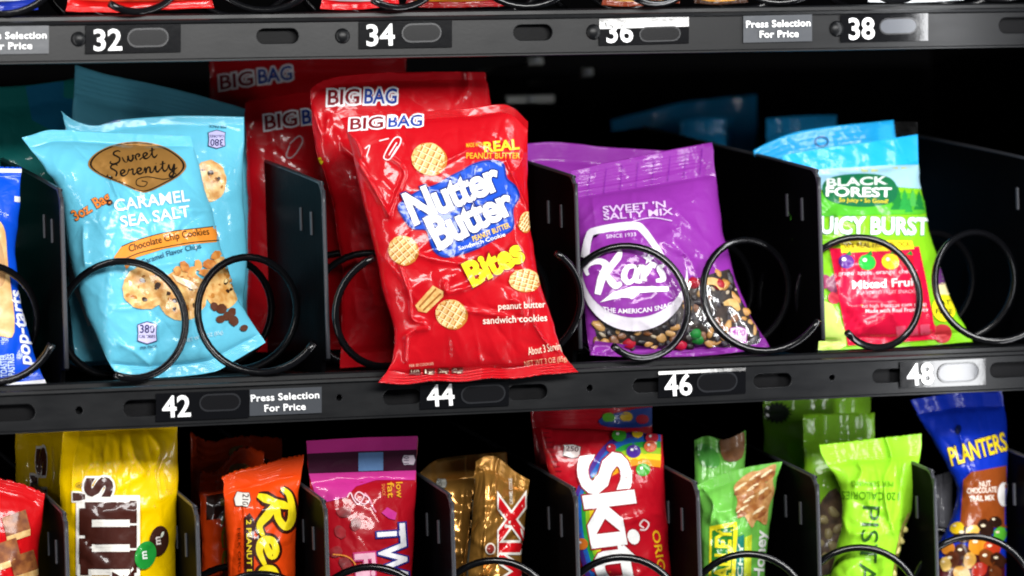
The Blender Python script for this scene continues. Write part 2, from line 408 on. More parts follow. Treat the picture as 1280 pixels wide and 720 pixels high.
        o.matrix_basis = Matrix(((A[0]*rx*sc, Bx[0]*ry*sc, zax[0]*d*sc, c[0]), (A[1]*rx*sc, Bx[1]*ry*sc, zax[1]*d*sc, c[1]), (A[2]*rx*sc, Bx[2]*ry*sc, zax[2]*d*sc, c[2]), (0, 0, 0, 1)))
        return o
_lm = {}
def lumpmesh(k):
    if k in _lm: return _lm[k]
    bm = bmesh.new(); bmesh.ops.create_icosphere(bm, subdivisions=2, radius=1); rs = np.random.RandomState(k)
    a = rs.randn(3, 3)
    for v in bm.verts:
        c = np.array(v.co); f = 1+.10*math.sin(c@a[0]*2.2)+.08*math.sin(c@a[1]*3.+1); v.co = v.co*f
    for f in bm.faces: f.smooth = True
    me = bpy.data.meshes.new('piece'); bm.to_mesh(me); bm.free(); _lm[k] = me; return me

# script lettering drawn as pen strokes: x-height 1
PEN = {
 'S': ([[(.95, 1.75), (.75, 2.0), (.4, 1.9), (.3, 1.5), (.6, 1.1), (.8, .7), (.65, .15), (.2, -.05), (-.15, .2), (-.05, .5)]], 1.05),
 'w': ([[(0, .85), (.12, .2), (.32, 0), (.5, .4), (.56, .9), (.58, .3), (.78, 0), (1., .45), (.98, .9), (1.2, .8)]], 1.15),
 'e': ([[(0, .35), (.3, .45), (.5, .75), (.35, .98), (.12, .75), (.14, .2), (.38, 0), (.72, .3)]], .72),
 't': ([[(0, .3), (.25, .9), (.32, 1.65), (.24, .5), (.34, .05), (.5, .05), (.72, .4)], [(.02, 1.15), (.55, 1.25)]], .7),
 'r': ([[(0, .3), (.2, .95), (.28, .85), (.55, .92), (.5, .3), (.62, .02), (.85, .35)]], .82),
 'n': ([[(0, .4), (.15, .95), (.16, .05), (.3, .7), (.5, .95), (.6, .7), (.58, .15), (.75, .05), (.95, .4)]], .93),
 'i': ([[(0, .35), (.2, .95), (.2, .2), (.35, .02), (.6, .4)], [(.26, 1.35), (.3, 1.42)]], .6),
 'R': ([[(.42, 1.9), (.28, 1.0), (.1, 0)], [(-.05, 1.45), (.15, 1.9), (.65, 2.0), (.9, 1.65), (.7, 1.2), (.4, 1.02), (.62, .5), (.85, .05), (1.1, .25)]], 1.1),
 's': ([[(0, .25), (.3, .6), (.42, 1.05), (.58, .6), (.5, .1), (.15, .08)]], .66),
 "'": ([[(.1, 2.0), (.05, 1.6)]], .3),
 'y': ([[(0, .4), (.15, .95), (.18, .3), (.4, .1), (.65, .95), (.6, .1), (.4, -.8), (.1, -.9), (.2, -.4), (.9, .35)]], .9),
}
def art_script(word, p0, p1, xh, w):
    x = 0; arts = []; d = np.array(p1, float)-np.array(p0, float); L = np.linalg.norm(d); d /= L; n = np.array([d[1], -d[0]])
    tot = sum(PEN[c][1] for c in word)
    for c in word:
        for st in PEN[c][0]:
            P = np.array([np.array(p0)+d*((x+a)*L/tot)+n*(b*xh) for a, b in st]); arts.append(art_stroke(P, w, 6, ends=[w*.6, w*1.2, w, w*1.3, w*.6]))
        x += PEN[c][1]
    return art_join(*arts)

# ------------------------------------------------------------------ the setting: the dark inside of the machine
BLK = mat('#040405', .8, 0, .05, 300, 0, .1, .05, 'black_paint')
def structure(name, lo, hi, m): o = box(name, lo, hi, m); tag(o, kind='structure'); return o
structure('back_wall', (-.45, .52, -.45), (.85, .54, .55), BLK)
structure('wall_right', (.70, -.02, -.45), (.72, .52, .55), BLK)
structure('wall_left', (-.34, .0, -.45), (-.32, .52, .55), BLK)
structure('ceiling', (-.34, .02, .47), (.72, .52, .49), BLK)

# ------------------------------------------------------------------ shelf trays
def scuffed(col, rough, name):
    m = mat(col, rough, 0, .012, 500, 0, .10, .24, name); nt = m.node_tree; N = nt.nodes; L = nt.links; b = N['Principled BSDF']
    tc = N.new('ShaderNodeTexCoord'); mp = N.new('ShaderNodeMapping'); mp.inputs['Scale'].default_value = (40, 200, 160); mp.inputs['Rotation'].default_value = (0, .5, 0)
    nz = N.new('ShaderNodeTexNoise'); nz.inputs['Scale'].default_value = 1; nz.inputs['Detail'].default_value = 4
    n2 = N.new('ShaderNodeTexNoise'); n2.inputs['Scale'].default_value = 26; n2.inputs['Detail'].default_value = 5
    ad = N.new('ShaderNodeMath'); ad.operation = 'ADD'; mr = N.new('ShaderNodeMapRange'); mr.inputs[1].default_value = .7; mr.inputs[2].default_value = 1.3; mr.inputs[3].default_value = rough-.05; mr.inputs[4].default_value = rough+.07
    L.new(tc.outputs['Object'], mp.inputs[0]); L.new(mp.outputs[0], nz.inputs[0]); L.new(tc.outputs['Object'], n2.inputs[0])
    L.new(nz.outputs['Fac'], ad.inputs[0]); L.new(n2.outputs['Fac'], ad.inputs[1]); L.new(ad.outputs[0], mr.inputs[0]); L.new(mr.outputs[0], b.inputs['Roughness'])
    return m
RAILM = scuffed('#0d0e10', .36, 'grey_powder_coat')
LIPM = scuffed('#0d0e10', .36, 'grey_powder_coat_lip')
DIVM = mat('#060607', .28, 0, .04, 260, 0, .1, .006, 'black_plastic')
EDGEM = mat('#3a3b40', .35, 0, .05, 260, 0, .05, .4, 'grey_plastic_edge')  # one even grey, lighter than the divider plates
LABM = mat('#08080a', .12, 0, .02, 200, .3, .0, .5, 'black_label')
GREYLAB = mat('#3a3d42', .30, 0, .03, 200, .2, .0, .5, 'grey_label')
WHITE = mat('#f4f4f4', .45, 0, .0, 200, 0, .0, .4, 'white_print')
OVALM = mat('#101012', .22, 0, .0, 300, .0, .05, .25, 'label_window')
HOLEM = mat('#050505', .8, 0, 0, 100, 0, 0, .2, 'hole_dark')
SCREW = mat('#8d8f92', .35, .8, .05, 300, 0, 0, .5, 'rivet_metal')
X0R, X1R = -.30, .69
def obround(cx, cz, L, h, n=10):
    r = h/2; a = max(L/2-r, 0); P = []
    for k in range(n+1): t = -math.pi/2+math.pi*k/n; P.append((cx+a+r*math.cos(t), cz+r*math.sin(t)))
    for k in range(n+1): t = math.pi/2+math.pi*k/n; P.append((cx-a+r*math.cos(t), cz+r*math.sin(t)))
    return P
def holed_plate(name, outer, holes, y0, thick, m, parent, base):
    c = bpy.data.curves.new(name, 'CURVE'); c.dimensions = '2D'; c.fill_mode = 'BOTH'; c.extrude = thick/2; c.bevel_depth = .0004; c.bevel_resolution = 1
    for P in [outer]+holes:
        sp = c.splines.new('POLY'); sp.points.add(len(P)-1); sp.use_cyclic_u = True
        for q, pt in zip(sp.points, P): q.co = (pt[0], pt[1], 0, 1)
    o = bpy.data.objects.new('tmp', c); me = bpy.data.meshes.new_from_object(o); bpy.data.objects.remove(o)
    for v in me.vertices: x, y, z = v.co; v.co = (x-base[0], y0+z-base[1], y-base[2])
    me.materials.clear(); me.materials.append(m); ob = bpy.data.objects.new(name, me); COL.objects.link(ob); ob.parent = parent
    return ob
def prism_x(name, prof, x0, x1, m, parent, base):
    n = len(prof); V = [(x0, y, z) for y, z in prof]+[(x1, y, z) for y, z in prof]
    F = [(i, (i+1) % n, n+(i+1) % n, n+i) for i in range(n)]+[tuple(range(n))[::-1], tuple(range(n, 2*n))]
    return mesh_obj(name, V, F, m, parent, base, False)
def flat_art(name, art, Y, m, parent, base, step=None):
    V, F = art; Q = onplane(np.asarray(V), np.array([0, Y, 0.]), np.array([0, -1., 0]))
    return mesh_obj(name, Q, F, m, parent, base, False)

def tray(label, zbase, slots, holes, divs, divh):
    base = (.2, 0, zbase); t = empty('shelf_tray', base, label, 'shelf', 'shelf trays of the machine')
    hp = [obround(cx, cz, L, h) for cx, cz, L, h in slots]+[obround(cx, cz, d, d) for cx, cz, d in holes]
    holed_plate('front_rail', [(X0R, zbase), (X1R, zbase), (X1R, zbase+.0178), (X0R, zbase+.0178)], hp, .0008, .0012, RAILM, t, base)
    box('rail_backing', (X0R, .0048, zbase+.0008), (X1R, .0058, zbase+.0172), mat('#08080a', .5, 0, .03, 600, 0, .1, .1, 'rail_backing_shade'), t, base)  # darker than the rail: shade of the recessed slots put into its colour
    # bottom hem, groove and rolled lip of the sheet metal
    prism_x('bottom_hem', [(-.0014, zbase-.0014), (.006, zbase-.0014), (.006, zbase-.0002), (-.0004, zbase-.0002), (-.0014, zbase-.0006)], X0R, X1R, LIPM, t, base)
    prism_x('rail_rib', [(-.0016, zbase+.0186), (-.0010, zbase+.0200), (.001, zbase+.0206), (.004, zbase+.0206), (.004, zbase+.0182), (-.0010, zbase+.0180)], X0R, X1R, LIPM, t, base)
    prism_x('front_lip', [(.0042, zbase+.0190), (.0044, zbase+.0226), (.0058, zbase+.0236), (.009, zbase+.0236), (.0095, zbase+.0220), (.0095, zbase+.019)], X0R, X1R, LIPM, t, base)
    box('tray_floor', (X0R, .0096, zbase+.0190), (X1R, .46, zbase+.0205), mat('#161718', .45, 0, .05, 300, 0, .1, .4, 'tray_floor_paint'), t, base)
    for x in divs: divider(t, x, zbase, divh, base)
    return t, base
_div = {}
def divider(parent, x, zbase, h, base):
    key = round(h, 4)
    if key not in _div:
        # side profile in (y, z): rounded upper front corner, top rising to the back
        r = .011; P = [(0, .0075)]
        P += [(0, h-.010-r)]
        for k in range(1, 9):
            a = math.pi-math.pi/2*k/8*.93; P.append((r+r*math.cos(a), h-.010-r+r*math.sin(a)*1.0))
        P += [(.10, h+.0005), (.30, h+.022), (.44, h+.022), (.44, .0), (.012, .0), (.010, .0075)]
        n = len(P); w = .0011
        V = [(-w, y, z) for y, z in P]+[(w, y, z) for y, z in P]
        F = [tuple(range(n)), tuple(range(n, 2*n))[::-1]]+[(i, n+i, n+(i+1) % n, (i+1) % n) for i in range(n)]
        A = mesh_obj('divider', V, F, DIVM, None, (0, 0, 0), False)
        # thick bead along the front edge and round the corner
        path = [(0, y, z) for y, z in P[0:12]]; path[0] = (0, 0, .0085)
        pt = catmull(path, 3); v2, f2 = tube(pt, .0012, 8)
        Bd = mesh_obj('edge_bead', v2, f2, EDGEM, A)
        sl = []
        for yy in (.0235, .047):
            zt = h-.028+yy*.11; vv, ff = boxv((-.0019, yy-.0011, zt-.0125), (-.0009, yy+.0011, zt)); sl.append(mesh_obj('slit', vv, ff, mat('#4a4b50', .4, 0, .0, 100, 0, 0, .4, 'slit_lit_grey'), A, (0, 0, 0), False))  # lit slits as grey boxes, their brightness put into the colour
        _div[key] = (A, Bd, sl); first = True
    else: first = False
    A, Bd, sl = _div[key]
    if first: o = A
    else:
        o = A.copy(); COL.objects.link(o)
        for q in [Bd]+sl: c = q.copy(); COL.objects.link(c); c.parent = o
    o.parent = parent; o.location = (x-base[0], .012-base[1], zbase+.0222-base[2])
    return o

def px_slot(x0, x1, y0, y1):
    a = atY(x0, (y0+y1)/2); b = atY(x1, (y0+y1)/2); h = atY((x0+x1)/2, y0)[2]-atY((x0+x1)/2, y1)[2]
    return ((a[0]+b[0])/2, atY((x0+x1)/2, (y0+y1)/2)[2], b[0]-a[0], h)
def px_hole(x, y, d): a = atY(x, y); return (a[0], a[2], atY(x+d/2, y)[0]-atY(x-d/2, y)[0])
def plate(name, corners, m, parent, base, Y=-.0012, th=.0003, curl=(0., 0.), n=16):
    """a thin card clipped on the rail; corners in photo pixels TL TR BR BL; curl bends its upper / right part"""
    c = np.array(corners, float); V = []; F = []
    for i in range(n+1):
        for j in range(n+1):
            u, v = j/n, i/n; p = (1-v)*((1-u)*c[0]+u*c[1])+v*((1-u)*c[3]+u*c[2])
            y = Y + curl[0]*max(0, (curl[2] if len(curl) > 2 else .36)-v) + curl[1]*4*u*(1-u) 
            V.append(atY(p[0], p[1], y))
    m1 = n+1
    for i in range(n):
        for j in range(n): F.append((i*m1+j, i*m1+j+1, (i+1)*m1+j+1, (i+1)*m1+j))
    o = mesh_obj(name, V, F, m, parent, base, False)
    md = o.modifiers.new('thick', 'SOLIDIFY'); md.thickness = th; md.offset = 0
    return o
def number_label(parent, base, corners, num, dbox, curl=(0., 0.), oval=None, mw=None):
    pl = plate('number_label', corners, LABM, parent, base, curl=curl)
    x0, x1, yb0, yb1 = dbox; h = 25.5
    flat_art('digits', art_text(num, (x0+2, yb0), (x1+1, yb1), h, bold=.035), -.0020, WHITE, pl, base)
    if oval:
        x0, x1, y0, y1 = oval; r = (y1-y0)/2; cy = (y0+y1)/2; tilt = (yb1-yb0)/(dbox[1]-dbox[0])
        O = np.array(obround((x0+x1)/2, 0, x1-x0, y1-y0)); cx = (x0+x1)/2; O = np.stack([O[:, 0], cy+O[:, 1]+(O[:, 0]-cx)*tilt], 1)
        flat_art('window', art_poly(O), -.0017, mw or OVALM, pl, base)
        I = np.stack([cx+(O[:, 0]-cx)*.93, cy+(O[:, 1]-cy)*.82], 1)
        flat_art('window_rim', art_ring(O, I), -.0018, mat('#1e1f22', .25, 0, 0, 100, .2, 0, .5, 'window_rim'), pl, base)
    return pl
def press_label(parent, base, corners, l1, l2, h):
    pl = plate('press_label', corners, GREYLAB, parent, base)
    flat_art('lettering', art_text('Press Selection', l1[0], l1[1], h, bold=.035, space=1.05), -.0023, WHITE, pl, base)
    flat_art('lettering', art_text('For Price', l2[0], l2[1], h, bold=.035, space=1.05), -.0023, WHITE, pl, base)
    return pl

DIVH = .112
# middle tray
sl = [px_slot(-12, 45, 505, 527), px_slot(153, 203, 499, 521), px_slot(478, 528, 486, 506), px_slot(634, 685, 480, 500), px_slot(790, 838, 472, 491), px_slot(941, 990, 466, 485), px_slot(1090, 1140, 460, 479), px_slot(1237, 1292, 452, 472)]
ho = [px_hole(99, 513, 11), px_hole(424, 497, 9), px_hole(737, 485, 9), px_hole(1040, 472, 8)]
mid, mb = tray('dark grey shelf tray with labels 42 to 48 across the middle', 0.0, sl, ho, [0, .14, .28, .42, .56], DIVH)
number_label(mid, mb, [(195, 492), (311, 487), (311, 522), (195, 527)], '42', (202, 237, 521.5, 520), (0, 0), (249, 301, 492, 514))
press_label(mid, mb, [(312, 487), (402, 483.5), (402, 516), (312, 520)], ((314, 502), (399, 497.5)), ((331, 514.5), (382, 512)), 8.2)
number_label(mid, mb, [(525, 482), (636, 477), (636, 507), (525, 511.5)], '44', (533, 567, 508, 506), (0, 0), (576, 632, 481, 504))
number_label(mid, mb, [(823, 464.5), (932, 459.5), (932, 491.5), (823, 497)], '46', (830, 864, 495, 493), (.0032, 0, .13), (871, 922, 465, 490))
number_label(mid, mb, [(1125, 453), (1232, 448), (1232, 481), (1125, 485.5)], '48', (1133, 1166, 481.5, 479.5), (0, .00035), (1172, 1224, 453, 478), mat('#3a3b40', .12, 0, .02, 100, .2, 0, .5, 'pale_window'))
# upper tray
H1 = .19010
su = [px_slot(320, 374, 35, 55), px_slot(641, 691, 30, 51), px_slot(1248, 1300, 21, 42)]
upp, ub = tray('dark grey shelf tray with labels 32 to 38 along the top', H1, su, [], [], DIVH)
def dome(x, y, d, parent, base):
    c = atY(x, y, -.0002); r = (atY(x+d/2, y)[0]-atY(x-d/2, y)[0])/2; V = []; F = []; n = 20; k = 6
    for i in range(k+1):
        a = math.pi/2*i/k
        for j in range(n): b = 2*math.pi*j/n; V.append((c[0]+r*math.cos(b)*math.cos(a), c[1]-r*.55*math.sin(a), c[2]+r*math.sin(b)*math.cos(a)))
    for i in range(k):
        for j in range(n): F.append((i*n+j, i*n+(j+1) % n, (i+1)*n+(j+1) % n, (i+1)*n+j))
    return mesh_obj('rivet', V, F, RAILM, parent, base)
for x, y in ((98, 49), (428, 45), (742, 40), (1046, 36)): dome(x, y, 19, upp, ub)
press_label(upp, ub, [(-40, 33.5), (61, 32), (61, 67), (-40, 68.5)], ((-28, 49), (58, 48)), ((-15, 62), (40, 61)), 8.2)
number_label(upp, ub, [(107, 32), (226, 30), (226, 65), (107, 67.5)], '32', (116, 151, 63, 62.2), (0, 0), (159, 211, 35, 59))
number_label(upp, ub, [(449, 27), (565, 25), (565, 59), (449, 61)], '34', (457, 492, 57, 56), (0, 0), (502, 552, 29, 53))
number_label(upp, ub, [(749, 24), (861, 20.5), (861, 54), (749, 57)], '36', (757, 790, 53, 52), (.0020, 0), (799, 851, 33, 52))
press_label(upp, ub, [(929, 20), (1015, 18), (1015, 51.5), (929, 53.5)], ((933, 34.5), (1013, 32.5)), ((950, 47), (998, 46)), 8.2)
number_label(upp, ub, [(1051, 19), (1160, 16.5), (1160, 51), (1051, 53)], '38', (1060, 1092, 49, 48), (0, 0), (1099, 1147, 22, 43), mat('#4d5056', .25, 0, .02, 100, .2, 0, .5, 'grey_window'))
# lower tray (its rail lies below the frame)
HL = -.1685
low, lb = tray('black shelf tray holding the bottom row of candy', HL, [], [], [-.0725+.07*k-.0005*k for k in range(1, 10)], DIVH)

# ------------------------------------------------------------------ spiral coils
COILM = mat('#08080a', .17, 0, .03, 300, 0, .05, .5, 'black_coated_wire')
R_C = .0303
def coil(X, Zc, start, direction, label, y0=-.006, pitch=.060, turns=4.0, r=R_C):
    n = int(turns*40); P = []
    for i in range(n+1):
        t = i/40*2*math.pi*direction; a = rad(start)+t
        P.append((X+r*math.cos(a), y0+pitch*i/40, Zc+r*math.sin(a)))
    base = (X, y0, Zc-r)
    root = empty('spiral_coil', base, label, 'coil', 'black wire coils of the shelves')
    V, F = tube(P, .0020, 12); mesh_obj('wire', V, F, COILM, root, base)
    return root
def cx(px, py): a = atY(px, py, .02); return a[0], a[2]
for px, py, st, dr, lab in [
    (-14, 404, -22, -1, 'black wire coil in front of the toaster pastry wrapper'),
    (157, 399, 247, 1, 'black wire coil across the lower left of the front blue cookie bag'),
    (317, 393, -31, -1, 'black wire coil across the lower right of the front blue cookie bag'),
    (480, 387, 112, 1, 'black wire coil left of the front red cookie bag on the middle shelf'),
    (648, 380, 62, -1, 'black wire coil mostly hidden right of the front red cookie bag on the middle shelf'),
    (790, 377, 229, 1, 'black wire coil round the white emblem of the purple snack bag'),
    (944, 369, -28, -1, 'black wire coil at the lower right corner of the purple snack bag'),
    (1082, 365, 224, 1, 'black wire coil in front of the fruit snack bag, red panel inside it'),
    (1230, 358, -40, -1, 'rightmost black wire coil on the middle shelf')]:
    X, Z = cx(px, py); coil(X, Z, st, dr, lab)
for i, px in enumerate((-4, 159, 322, 483, 648, 803, 962, 1100, 1238)):
    X, Z = cx(px, (15 - px*14/1280)-72 + 4)
    coil(X, Z, (-30 if i % 2 == 0 else 240), (-1 if i % 2 == 0 else 1), ['leftmost', 'second from left', 'third from left', 'fourth from left', 'middle', 'fourth from right', 'third from right', 'second from right', 'rightmost'][i]+' black wire coil on the top shelf, only its bottom showing', turns=2)
for px, py, lab in [(163, 726, 'black wire coil hidden behind the yellow candy bag'), (325, 713, 'black wire coil at the foot of the orange peanut butter cup pack'), (463, 704, 'black wire coil at the foot of the pink and red licorice pouch'), (618, 696, 'black wire coil at the foot of the gold candy bar'), (777, 692, 'black wire coil at the foot of the red rainbow candy bag'), (935, 688, 'black wire coil at the foot of the green granola bar'), (1075, 680, 'black wire coil at the foot of the lime green nut bag'), (1217, 666, 'black wire coil at the foot of the royal blue nut bag')]:
    if px < 200: continue
    a = atY(px, py, .02); coil(a[0], a[2]-.0325, 250, 1, lab, y0=-.010, turns=2)
# ------------------------------------------------------------------ middle shelf products
def badge(b, x, y, w, h, num, sub, col='#c9c6ee', ink='#23215a', rot=0., layer=3, par=None):
    c, s = math.cos(rot), math.sin(rot); T = lambda q: [(x+a*c-d*s, y+a*s+d*c) for a, d in q]
    P = T([(-w/2, -h*.36), (-w*.3, -h*.42), (0, -h/2), (w*.3, -h*.42), (w/2, -h*.36), (w*.47, 0), (w/2, h*.36), (w*.3, h*.42), (0, h/2), (-w*.3, h*.42), (-w/2, h*.36), (-w*.47, 0)])
    rim = b.put('badge', art_poly(P), film(ink), layer)
    q = [(x+(a-x)*.92, y+(d-y)*.92) for a, d in P]; b.put('badge_face', art_poly(q), film(col), layer+1, parent=rim)
    A, B = T([(-w*.36, h*.0), (w*.36, h*.0)]); b.put('digits', art_text(num, A, B, h*.34, bold=.02), film(ink), layer+2, parent=rim)
    if sub: A, B = T([(-w*.40, h*.22), (w*.40, h*.22)]); b.put('lettering', art_text(sub, A, B, h*.13, bold=.01), film(ink), layer+2, parent=rim)
def choc_cookie(b, x, y, rx, ry, seed, layer=2, chips=7):
    c = b.put('cookie_picture', art_ell(x, y, rx, ry, 0, 30, .03, seed), food('#c98a3e', '#e9c27c', 260), layer)
    rs = np.random.RandomState(seed)
    for k in range(chips):
        a = rs.rand()*6.28; r = rs.rand()**.5*.8; s_ = rs.uniform(2., 4.6)
        b.put('chip', art_ell(x+rx*r*math.cos(a), y+ry*r*math.sin(a), s_, s_*.8, rs.rand()*3, 8, .25, k), film('#3a2418'), layer+1, parent=c)
    for k in range(10):
        a = rs.rand()*6.28; r = rs.rand()**.5*.85; s_ = rs.uniform(1.5, 3.5)
        b.put('crumb', art_ell(x+rx*r*math.cos(a), y+ry*r*math.sin(a), s_, s_*.7, rs.rand()*3, 8, .2, k), film(['#b87a35', '#f0d69a', '#a8692c'][k % 3]), layer+1, parent=c)
def waffle_cookie(b, x, y, rx, ry, rot, layer=2):
    b.put('cookie_edge', art_ell(x+rx*.14, y+ry*.10, rx, ry, rot, 26, .02, 3), film('#b9772f'), layer)
    c = b.put('cookie_picture', art_ell(x, y, rx*.98, ry*.98, rot, 26, .02, 1), food('#dca458', '#f0cb88', 300), layer+1)
    for k in (-.6, -.2, .2, .6):
        for ax in (0, 1):
            hl = math.sqrt(1-k*k)*.93
            q = [(k, -hl), (k, hl)] if ax == 0 else [(-hl, k), (hl, k)]
            pts = []
            for a, d in q:
                a *= rx; d *= ry; cr, sr = math.cos(rot+.35), math.sin(rot+.35); pts.append((x+a*cr-d*sr, y+a*sr+d*cr))
            b.put('groove', art_stroke(pts, 1.9, 0), film('#b5762f'), layer+2, parent=c)
            pts2 = [(px_+1.5, py_+1.2) for px_, py_ in pts]; b.put('ridge', art_stroke(pts2, 1.0, 0), film('#fbe6b4'), layer+2.4, parent=c)

# --- slot 40: toaster pastry wrapper at the left edge
BLUE = film('#0a4fd8', .2)
b = Bag('toaster_pastry_wrapper', 'bright blue toaster pastry wrapper cut off by the left edge', 'wrapper',
        [(-130, 212), (-40, 209), (27, 210)], [(-120, 494), (-20, 489), (58, 480)], [(-130, 212), (-128, 350), (-120, 494)], [(27, 210), (24, 262), (20, 330), (36, 420), (58, 480)],
        .040, BLUE, 12, 0, .008, .006, (.04, .05), (.0006, .0005), 4, teeth=(1.3, 1.3), seed=3, res=(120, 70))
b.put('seal_strip', art_poly([(-129, 212), (-40, 210), (27, 211), (27, 216), (-40, 215), (-129, 217)]), film('#e9eef6'), 1)
b.put('seal_strip', art_poly([(-120, 493), (-20, 488.5), (58, 479.5), (56, 474), (-20, 482), (-120, 486)]), film('#f2f4f8'), 1)
b.put('pastry_picture', art_poly([(-100, 285), (-20, 275), (4, 282), (10, 330), (18, 415), (-10, 420), (-100, 430)], 4), food('#d9a765', '#edc98f', 140), 2)
b.put('pastry_icing', art_poly([(-90, 300), (-20, 294), (0, 300), (6, 352), (-20, 360), (-90, 360)], 4), food('#b98a58', '#c89a66', 120), 3)
b.put('barcode_corner', art_poly([(18, 245), (26, 246), (25, 253), (18, 252)]), film('#dfe3e8'), 2)
b.text('lettering', 'pop-tarts', (40, 457), (26, 362), 15, '#eef2ff', 3, .05, shear=.25)
b.text('lettering', 'TOASTER', (9, 471), (8, 443), 8, '#d8ecff', 3, .03)
b.text('lettering', 'PASTRIES', (18.5, 469), (17, 442), 8, '#d8ecff', 3, .03)
# --- slot 40: a dark bag further back
b = Bag('snack_bag', 'dim teal bag deep in the far left slot above the pastry wrapper', 'snack bag',
        [(-70, 112), (20, 108), (97, 98)], [(-60, 440), (20, 440), (92, 432)], [(-70, 112), (-60, 440)], [(97, 98), (96, 240), (92, 432)], .20, film('#1c8a86', .35), 4, 0, .014, .01, seed=12, res=(40, 50))
b.put('printed_band', art_poly([(32, 108), (97, 99), (97, 180), (40, 150)]), film('#1d7fae', .35), 1)
# --- slot 42: cookie bags, front to back
CY = film('#66c2de', .2)
CYB = CY
b = Bag('cookie_bag', 'light blue cookie bag with gold oval emblem at the front', 'cookie bag',
        [(27, 172), (60, 163), (95, 163), (143, 166), (190, 168), (238, 170)], [(146, 468), (200, 472), (262, 466), (288, 454), (332, 428)],
        [(27, 172), (60, 214), (78, 250), (90, 330), (118, 415), (146, 468)], [(238, 170), (250, 215), (264, 262), (283, 330), (300, 378), (332, 428)],
        .040, CY, 15, 2, .016, .010, (.05, .05), (.0011, .0010), 7,
        creases=[([(138, 222), (148, 245), (160, 262)], .0012, 3), ([(105, 285), (104, 300), (106, 330)], .0014, 4), ([(215, 255), (240, 262), (262, 262)], .0016, 5), ([(150, 430), (175, 445), (200, 470)], .0012, 5), ([(190, 410), (196, 432), (185, 465)], .0010, 5), ([(228, 345), (238, 380), (242, 430)], -.0012, 6), ([(140, 386), (170, 384), (198, 370)], .0008, 3)],
        seed=21, res=(140, 150), nscale=.9, nseg=34)
em = [(110, 206), (120, 191), (145, 180), (175, 177), (205, 183), (226, 196), (233, 208), (224, 220), (205, 231), (185, 240), (172, 239), (150, 229), (125, 219)]
e = b.put('emblem', art_poly(em, 4), film('#a2763c', .25, .3), 1)
P = catmull(em, 4, True); c = np.array([172, 207.]); 
b.put('emblem_ring', art_ring(c+(P-c)*.965, c+(P-c)*.925), film('#1a1410'), 2, parent=e)
b.put('script_lettering', art_script('Sweet', (140, 205), (197, 196), 7.6, 1.9), film('#17120e'), 2, 5, parent=e)
b.put('script_lettering', art_script('Serenity', (136, 222), (222, 212), 7.8, 1.9), film('#17120e'), 2, 5, parent=e)
b.put('flourish', art_stroke([(214, 214), (220, 219), (205, 224), (185, 221), (172, 224), (171, 231), (180, 233), (184, 228), (177, 226)], 1.2), film('#17120e'), 2, 5, parent=e)
b.text('lettering', '3oz. Bag', (95, 276), (139, 250), 13, '#f08a3c', 3, .035, outline='#3a1d10', ow=.05)
b.text('lettering', 'CARAMEL', (144, 264), (237, 251), 14, '#f6f8fa', 3, .03)
b.text('lettering', 'SEA SALT', (152, 284), (238, 270), 13.5, '#f6f8fa', 3, .03)
rb = b.put('ribbon', art_poly([(152, 308), (175, 299), (210, 290), (250, 285), (284, 281), (283, 288), (288, 303), (279, 306), (276, 302), (240, 305), (205, 311), (170, 322), (158, 337), (153, 326), (142, 322)]), film('#ef9436', .25), 1)
b.put('ribbon_edge', art_stroke([(155, 324), (175, 316), (205, 309), (240, 303), (277, 300)], 1.3), film('#47351a'), 2, parent=rb)
b.put('ribbon_edge', art_stroke([(152, 308), (175, 299), (210, 290), (250, 285), (284, 281)], 1.2), film('#47351a'), 2, parent=rb)
b.text('lettering', 'Chocolate Chip Cookies', (162, 315), (262, 293), 8.5, '#2a1c12', 3, .01, arc=3, parent=rb)
b.text('lettering', '& Caramel Flavor Chips', (170, 334), (252, 310), 6.5, '#1f4a66', 3, .012, arc=2)
choc_cookie(b, 228, 369, 31, 32, 6, 2, 8); choc_cookie(b, 181, 360, 28, 27, 4, 3.2, 5); choc_cookie(b, 279, 354, 24, 33, 9, 1.5, 5)
for k, (x, y, r) in enumerate([(262, 330, 9), (248, 331, 8), (270, 319, 8), (231, 333, 8), (240, 340, 7), (256, 341, 7), (222, 338, 7)]):
    b.put('caramel_piece', art_ell(x, y, r, r*.7, k*1.3, 7, .18, k), food(['#b5651f', '#d88b3a', '#c47628'][k % 3], '#e7a659', 200), 4.5+k*.3)
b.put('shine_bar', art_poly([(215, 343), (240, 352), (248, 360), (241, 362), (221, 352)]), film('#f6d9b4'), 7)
for k, (x, y, r) in enumerate([(277, 386, 7), (268, 383, 6), (284, 395, 6), (276, 399, 6), (292, 401, 7), (290, 390, 6), (305, 410, 5)]):
    b.put('chip', art_ell(x, y, r, r*.85, k, 10, .1, k), film('#5b3322', .3), 4+k*.2)
badge(b, 184, 416, 25, 29, '380', 'CALORIES')
b.text('lettering', 'PER PACK', (176, 437), (197, 434), 3.6, '#2a4a66', 3, .01)
b.text('lettering', 'NET WT 3 OZ (85g)', (232, 428), (279, 417), 4.5, '#bfe6f2', 3, .01)
b2 = Bag('cookie_bag', 'light blue cookie bag standing upside down behind the front one', 'cookie bag',
        [(76, 138), (92, 150), (120, 157), (150, 150), (220, 145), (305, 146)], [(95, 452), (200, 446), (300, 430)], [(76, 138), (84, 180), (82, 300), (88, 380), (95, 452)], [(305, 146), (304, 230), (308, 330), (300, 430)],
        .080, CYB, 5, -2, .012, .010, (.04, .05), (.0011, .0009), 5, seed=31, res=(80, 90))
badge(b2, 271, 174, 22, 24, '380', 'CALORIES', '#b9b7e2', rot=math.pi)
b2.text('lettering', 'PER PACK', (283, 157), (261, 156), 3.4, '#2a4a66', 3, .01)
choc_cookie(b2, 262, 226, 21, 26, 13, 2, 3)
